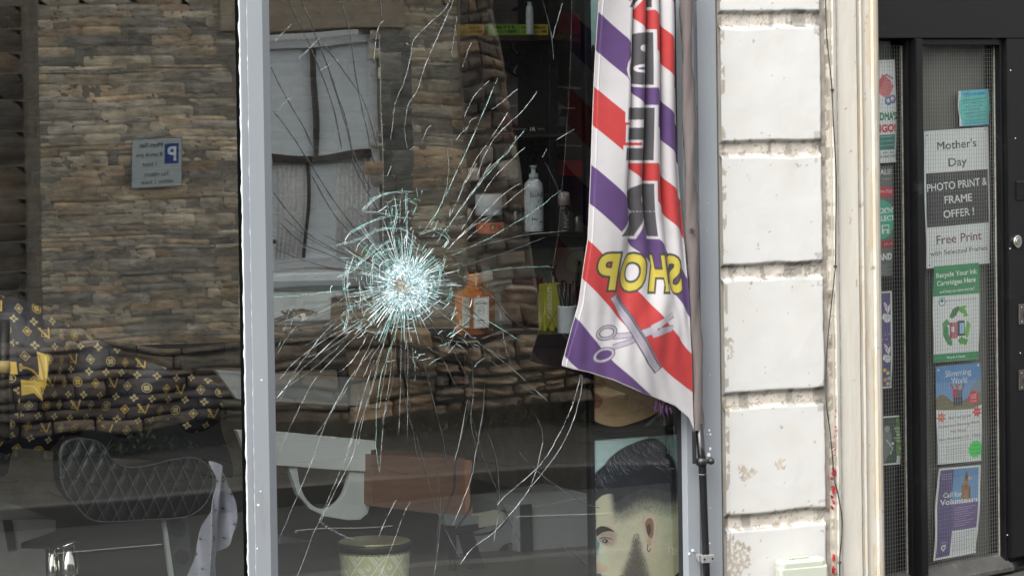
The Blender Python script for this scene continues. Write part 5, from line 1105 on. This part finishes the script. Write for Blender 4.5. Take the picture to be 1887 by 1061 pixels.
# lock, keep and plates
m = MB(DM); c = PD(1873, 445, -.004); 
def disc(mb, c, r, y0, y1, n=28, sx=1): mb.prism([(c.x+r*sx*math.cos(6.2832*k/n), c.z+r*math.sin(6.2832*k/n)) for k in range(n)], y0, y1); return mb
disc(m, c, .0215, -.012, -.004); lk = build(m, 'lock', mat('satin_steel', (.62,.61,.58), .25, metal=.9, var=.1), door, bevel=.002)
m = MB(DM); disc(m, c, .0135, -.0145, -.0122); build(m, 'lock_barrel', mat('brass_dull', (.45,.42,.34), .3, metal=.9), lk, bevel=.0008)
m = MB(DM); m.box(c.x-.0012, c.x+.0012, -.0152, -.0146, c.z-.006, c.z+.006); build(m, 'keyhole', MATS['hole_black'], lk)
for y in (579, 700):
    c2 = PD(1880, y, -.004); m = MB(DM); m.box(c2.x-.011, c2.x+.04, -.009, -.0041, c2.z-.034, c2.z+.034)
    pl = build(m, 'hasp_plate', mat('tarnished_plate', (.115,.10,.085), .45, metal=.5, var=.4, vscale=30), door, bevel=.0015)
    m = MB(DM); m.box(c2.x+.012, c2.x+.04, -.02, -.0091, c2.z-.009, c2.z+.009); build(m, 'bolt', MATS['tarnished_plate'], pl, bevel=.002)
    m = MB(DM); [disc(m, Vector((c2.x+.001, 0, c2.z+dz)), .003, -.0105, -.0091, 10) for dz in (-.024, .024)]; build(m, 'screws', MATS['dull_screw'], pl)
c3 = PD(1882, 350, -.004); dbox('letter_box', c3.x-.03, c3.x+.08, -.009, -.0041, c3.z-.035, c3.z+.03, mat('black_gloss', (.008,.008,.009), .15), bevel=.003)
m = MB(DM); 
for a, b in ((1871,255),(1861,458),(1880,650),(1856,985),(1862,130)): c4 = PD(a, b, -.004); disc(m, c4, .0022, -.0055, -.0039, 8)
build(m, 'pale_specks', MATS['bare_primer'], door)
# ---------------------------------------------------------------- notices, each a curled sheet of paper inside the glass
M_pap = mat('printed_paper', attr=True, rough=.55, var=.03, vscale=6, bump=.15, bscale=20)
def notice(p, tl, tr, br, bl, name, label, cat, q=.058, curl=.004, group=None, gain=1.55):
    A, B, C_, D = [PD(*t, q) for t in (tl, tr, br, bl)]
    def f(u, v):
        a = (A*(1-u)+B*u)*(1-v)+(D*(1-u)+C_*u)*v
        return (a.x+.0012*math.sin(v*9+u), q+curl*(.5+.5*math.sin(v*5.5+u*2))*(1 if v < .98 else .6)+.0012*math.sin(u*7), a.z)
    m = MB(DM); p.sheet(m, f, gain); o_ = build(m, name, M_pap, smooth=True, label=label, cat=cat, group=group)
    s_ = o_.modifiers.new('t', 'SOLIDIFY'); s_.thickness = .0004; return o_
K = (44,44,48)
p = Paint(118, 252, 3, (214,218,230)); p.rect(0,78,118,177,(56,55,56)).rect(0,78,3,177,(200,205,215)).rect(115,78,118,177,(200,205,215))
p.text("Mother's", 59, 28, 15, K, wd=70, bold=.008, rot=-.03); p.text('Day', 60, 60, 15, K, wd=32, bold=.008, rot=-.03)
wt = (226,228,230); p.text('PHOTO PRINT &', 59, 102, 14, wt, wd=108, bold=.012, rot=-.05); p.text('FRAME', 60, 128, 14, wt, wd=48, bold=.012, rot=-.04); p.text('OFFER !', 60, 154, 14, wt, wd=54, bold=.012, rot=-.04)
p.text('Free Print', 60, 200, 16, (96,52,60), wd=82, bold=.006, rot=-.03); p.text('with Selected Frames', 60, 224, 9, (56,56,62), wd=106, bold=.004, rot=-.03); p.ell(5, 8, 1.5, 1.5, (120,122,128)); p.ell(112, 4, 1.5, 1.5, (120,122,128)); p.ell(6, 246, 1.5, 1.5, (120,122,128))
p.line([(0,178),(118,176)], .8, (180,184,196)); p.noise(6, .03)
notice(p, (1704,242), (1823,234), (1826,485), (1707,495), 'print_offer_notice', "tall white and black Mother's Day photo print offer notice, largest on the door", 'notice')
p = Paint(86, 178, 3.2, (232,236,228)); gr = (52,132,84); p.rect(0,0,86,56,gr).rect(0,163,86,178,gr)
p.text('Recycle Your Ink', 43, 16, 9, (240,244,240), wd=76, bold=.02, rot=-.04); p.text('Cartridges Here', 43, 31, 9, (240,244,240), wd=72, bold=.02, rot=-.04); p.text('and help us raise money!', 44, 47, 5.5, (210,230,214), wd=64, bold=.012, rot=-.04)
p.ell(17, 67, 6.5, 8, (60,120,160)).ell(17, 67, 5, 6.5, (210,228,236)).ell(17, 65, 3, 3, (40,120,90)); p.text('ONE PLANET RECYCLING', 52, 66, 3.6, (110,118,122), wd=56)
for k, (c, pts) in enumerate((((60,110,66), [(30,95),(36,82),(44,77),(52,79),(46,86),(42,94),(34,100)]), ((96,156,70), [(48,78),(62,76),(58,82),(64,96),(54,98),(56,92),(48,88)]),
   ((110,168,78), [(62,104),(68,112),(66,126),(62,138),(56,130),(58,118)]), ((84,146,66), [(44,140),(52,132),(54,136),(64,140),(60,150),(50,146),(52,152)]), ((56,124,74), [(18,112),(24,108),(28,116),(28,128),(34,140),(34,150),(26,146),(18,130)]), ((72,136,84), [(16,108),(26,98),(32,112),(26,110),(22,116)]))): p.poly(pts, c)
p.rect(30,106,44,136,(172,104,112)).rect(30,106,34,136,(150,70,84)).rect(44,104,57,132,(52,58,72)).rect(48,108,56,128,(150,180,196)).rect(33,114,38,124,(220,200,200)); p.text('Recycle 4 Charity', 43, 170, 4.4, (225,240,228), wd=34, bold=.02)
notice(p, (1722,491), (1806,484), (1805,662), (1720,668), 'recycling_notice', 'green and white ink cartridge recycling notice with arrows round two cartridges', 'notice', q=.0545)
p = Paint(82, 178, 3.2, (232,232,222)); p.rect(0,0,82,78,(84,128,178)); p.rect(0,30,82,78,(120,150,190), .6); p.smooth([(0,78),(0,60),(8,52),(20,56),(30,66),(40,68),(54,62),(66,58),(82,54),(82,80)], (112,104,78)); p.smooth([(60,50),(70,34),(82,30),(82,66),(62,66)], (118,124,110), .6)
p.poly([(-4,76),(20,86),(50,88),(86,74),(86,92),(-4,92)], (232,232,222))
for x, c, h in ((35,(170,52,60),0),(43,(80,90,110),2)): p.ell(x, 39+h, 3, 4, (190,140,116)); p.poly([(x-4,44+h),(x+4,44+h),(x+4,60),(x-4,60)], c); p.line([(x-3,45+h),(x-8,34)], 2, c); p.line([(x+3,45+h),(x+8,32)], 2, c); p.rect(x-3.5,59,x-.5,74,(48,50,66)); p.rect(x+.5,59,x+3.5,74,(48,50,66))
p.text('Slimming', 40, 14, 11, (238,242,246), wd=46, bold=.0, rot=-.03); p.text('World', 42, 28, 12, (228,234,240), wd=28, rot=-.03)
p.ell(67, 62, 9.5, 12, (196,40,60)); p.text('LOSE', 67, 57, 3.5, (240,220,220), wd=11); p.text('ONE', 67, 62, 4, (240,220,220), wd=10); p.text('STONE', 67, 68, 3, (240,220,220), wd=11)
def star(cx, cy, r, c, n=7, k=.55): p.poly([(cx+(r if i % 2 == 0 else r*k)*math.cos(i*math.pi/n-1.4), cy+(r if i % 2 == 0 else r*k)*1.15*math.sin(i*math.pi/n-1.4)) for i in range(2*n)], c)
star(9, 93, 9.5, (236,110,96)); star(73, 88, 10, (208,50,70)); p.line([(5,92),(13,92)], 1, (250,200,190)); p.line([(68,88),(78,88)], 1, (250,200,200))
p.text('feel real good', 42, 94, 6.5, (90,80,84), wd=40, shear=.3, rot=-.04); p.text('Dunkerton Slimming World', 41, 108, 5.5, (90,52,66), wd=74, shear=.25, rot=-.05); p.text('was Here!', 38, 119, 5.5, (90,60,70), wd=28, shear=.25); p.text('Every Wednesday 5.30 - 7.00pm', 41, 132, 4.8, (70,56,62), wd=76, shear=.25, rot=-.04); p.line([(12,140),(60,137)], .6, (150,140,140))
for k in range(6): p.text('Lose weight the easy way' if k % 2 else 'Rosemary & the team', 34, 147+k*4.6, 2.6, (110,110,110), wd=40-3*(k % 3), rot=-.03)
p.rect(3,150,12,164,(200,206,210)); star(70, 156, 15, (62,214,92), 12, .82); p.text('NEW', 70, 149, 3, (30,110,50), wd=12); p.text('only me', 70, 156, 3, (30,110,50), wd=17); p.text('Saturday', 70, 163, 3, (30,110,50), wd=16)
p.ell(4, 6, 2, 2, (225,232,238)); p.ell(77, 4, 1.6, 3, (230,236,240)); p.noise(5, .05)
notice(p, (1726,676), (1809,668), (1810,848), (1728,856), 'slimming_notice', 'slimming class notice with blue photo top, red and pink stars and a green star', 'notice')
p = Paint(80, 172, 3.2, (228,232,238)); p.rect(4,4,30,168,(88,76,118)); p.rect(30,4,76,70,(92,134,178)); p.rect(30,20,76,70,(112,150,188), .5); p.rect(30,70,76,121,(104,84,128))
p.poly([(45,66),(45,38),(48,30),(50,20),(53,15),(56,28),(57,36),(62,40),(62,66)], (150,112,78)); p.poly([(50,20),(53,8),(56,20),(55,28),(51,28)], (96,72,58)); p.rect(47,36,50,64,(120,84,56)); p.rect(58,40,61,66,(116,84,60)); p.rect(52,36,55,44,(92,64,48)); p.ell(60,24,4,3,(206,150,140))
p.text('Call for', 30, 52, 9, (236,238,242), wd=32, bold=.02); p.text('Volunteers', 42, 65, 10, (240,242,246), wd=66, bold=.025)
for k in range(3): p.text('Community Heritage' if k == 0 else 'Volunteer group', 17, 12+k*4.5, 2.4, (190,184,210), wd=20)
for k in range(9): p.line([(34, 78+k*4.4), (72-(k*7) % 19, 77+k*4.4)], .9, (176,166,196), .8)
for k in range(9): p.line([(34, 127+k*4.2), (73-(k*5) % 17, 126+k*4.2)], .7, (120,120,130), .8)
p.poly([(13,146),(21,145),(21,153),(17,158),(13,153)], (226,230,236)); p.poly([(15,148),(19,147.5),(19,152),(17,155),(15,152)], (120,110,150)); p.text('Council', 17, 140, 2.6, (210,206,224), wd=10); p.noise(5, .05)
notice(p, (1732,863), (1811,856), (1801,1018), (1720,1033), 'volunteers_notice', 'purple and white Call for Volunteers notice with a clock tower, lowest on the door', 'notice', curl=.008)
p = Paint(60, 66, 3, (226,230,228)); p.rect(4.5,0,56.5,66,(88,178,200)); p.smooth([(4.5,14),(30,12),(56,16),(56,56),(30,60),(5,56)], (92,180,176)); p.text('COFFEE & CAKE MORNING', 30, 7, 3.2, (40,90,110), wd=40, bold=.03); p.line([(12,11),(48,9)], .6, (50,100,120))
for k in range(6): p.line([(7+k % 3*3, 18+k*6.2), (52-k % 4*4, 16.5+k*6.2)], 1.0, (40,84,92), .8); p.line([(12+k % 2*7, 20.5+k*6.2), (44, 19.3+k*6.2)], .8, (48,96,100), .6)
p.text('St Marys Church Hall', 30, 56, 3.4, (40,90,100), wd=38); p.rect(10,61,50,62.2,(60,120,140)); p.noise(10, .08)
notice(p, (1767,168), (1825,164), (1826,229), (1768,233), 'teal_notice', 'small crumpled teal notice above the Mother\'s Day notice', 'notice')
# narrow light: sheets running out of sight behind the pilaster
p = Paint(64, 190, 2.6, (214,220,206)); p.line([(-5,40),(60,40)], .4, (190,196,186))
for k, (a, b, c) in enumerate(((36,26,(186,92,100)),(41,34,(200,120,124)))): p.poly([(a,b),(a+16,b+14),(a+4,b+40),(a-14,b+26)], c)
for k in range(7): p.line([(27+k,34+k*4.6),(50+k*.3,40+k*4)], .7, (150,50,64), .7)
p.text('BINGO', 48, 31, 4.5, (130,40,60), wd=16, rot=.5, bold=.03)
for x, y, c in ((46,76,(70,120,170)),(54,73,(120,110,150))): p.ell(x, y, 6.5, 8, c).ell(x-.5, y-1, 3.2, 4, (226,228,226))
p.text("GRANDMA'S", 30, 104, 13, (52,110,84), wd=62, bold=.04); p.text('BINGO!', 34, 126, 13, (188,60,70), wd=50, bold=.05); p.rect(20,138,58,166,(64,120,116)); 
for k in range(3): p.line([(24,142+k*8),(56,141+k*8)], .8, (170,206,196)); 
p.text('APRIL 2025', 46, 171, 4, (80,84,82), wd=22); p.text('& DON\'T STOP', 46, 178, 4, (60,64,62), wd=28, bold=.02)
notice(p, (1592,112), (1655,110), (1655,299), (1592,303), 'bingo_notice', 'long pale green and red notice topmost in the narrow light, half hidden by the pilaster', 'notice', q=.06)
p = Paint(50, 200, 2.6, (92,96,92)); p.rect(1,1,49,199,(78,82,78)); p.rect(2,2,48,198,(98,102,98)); p.text('SALE!', 34, 10, 9, (214,218,214), wd=26, bold=.02); p.text('instant', 38, 22, 4, (170,174,170), wd=16)
p.poly([(-2,30),(52,40),(52,56),(-2,54)], (186,62,70)); p.text('photo STORE', 36, 45, 5.5, (226,180,184), wd=24, rot=.1, bold=.02); p.ell(26, 96, 27, 36, (70,160,132)); p.text("CLICK'N'", 28, 80, 9, (232,240,236), wd=44, bold=.04); p.text('COLLECT', 28, 94, 9, (232,240,236), wd=48, bold=.04)
p.rect(28,106,42,122,(228,236,232)).rect(30,108,40,114,(70,160,132)).rect(32,116,36,122,(70,160,132)); p.rect(20,134,49,148,(150,56,62)); p.text('SAVE', 40, 141, 5, (214,150,150), wd=16); p.text('AND', 34, 164, 11, (226,228,226), wd=26, bold=.05)
for k in range(7): p.line([(22,178+k*3.3),(44-k % 3*3,178+k*3.3)], .8, (150,154,150))
notice(p, (1597,309), (1647,306), (1647,508), (1597,512), 'click_collect_notice', 'grey sheet with red band and green disc in the narrow light, below the bingo notice', 'notice', q=.061)
p = Paint(50, 180, 2.6, (226,228,232)); p.rect(0,3,47,177,(96,84,124)); 
for cy, s in ((44, 1), (120, .9)):
    p.ell(38, cy-14*s, 3, 11*s, (222,218,226), rot=-.35).ell(38, cy-14*s, 1.4, 8*s, (214,150,170), rot=-.35).ell(43, cy-11*s, 2.6, 9*s, (222,218,226), rot=.3).ell(40, cy+6*s, 8*s, 8*s, (226,224,230)).ell(33, cy+2, 3, 6, (226,224,230), rot=.5); p.ell(38, cy+4*s, .9, 1.1, (60,50,70)); p.ell(43, cy+4*s, .9, 1.1, (60,50,70))
for a, b, c in ((34,146,(220,180,80)),(41,152,(230,196,90)),(36,164,(224,150,70)),(44,162,(120,180,200)),(42,172,(226,190,90))): p.ell(a, b, 4, 3.4, c)
for a in range(7): p.ell(28+a*2.6, 80+(a % 3)*9, 1, 1, (214,208,226))
notice(p, (1598,539), (1645,536), (1645,714), (1598,718), 'easter_notice', 'purple notice with white rabbits and yellow eggs in the narrow light', 'notice', q=.06)
p = Paint(80, 92, 2.8, (222,228,222)); p.rect(0,3,77,56,(92,124,66)); p.rect(0,3,50,89,(70,84,72)); p.rect(50,56,77,76,(112,142,76)); p.smooth([(26,30),(36,26),(42,36),(40,56),(32,80),(24,88),(20,60)], (110,118,116)); p.ell(34,24,5,6,(150,150,142)); p.line([(32,44),(42,60),(38,72)], 3, (170,172,166)); p.ell(43,52,2.4,2.4,(222,226,220))
p.text('Community', 60, 9, 3, (200,214,190), wd=18); p.text('Plan', 60, 14, 3, (200,214,190), wd=8)
for k, t in enumerate(('SOMEONE HELPED', 'YOU WHEN YOU', 'NEEDED THEM', 'NOW IT IS', 'YOUR TURN')): p.text(t, 61, 24+k*6, 4, (226,232,214), wd=28-(k % 3)*3, bold=.02)
p.text('Be there', 64, 62, 3.6, (226,232,214), wd=18, bold=.02); p.text('volunteer', 64, 68, 3.6, (226,232,214), wd=16)
notice(p, (1603,769), (1681,763), (1681,853), (1603,859), 'green_leaflet', 'green and grey leaflet with a figure, lowest in the narrow light of the door', 'leaflet', q=.06)
# the cream corner of the next shop wall beyond the door, out of frame
m = MB(DM); m.box(dS(1990)+.001, dS(1990)+1.2, -.03, .3, 0, 2.35); build(m, 'neighbouring_wall', mat('painted_render_plain', (.6,.58,.52), .8, bump=.4, bscale=40), label='cream wall beyond the black door, out of the picture', cat='wall')
m = MB(DM); m.box(dS(1600), dS(1990), -.1, .3, -.15, -.001); build(m, 'doorstep', M_kerb, kind='structure')
m = MB(DM); m.box(dS(1600), dS(1990), .35, .4, 0, 2.6); build(m, 'hall_wall', MATS['interior_plaster'], kind='structure')
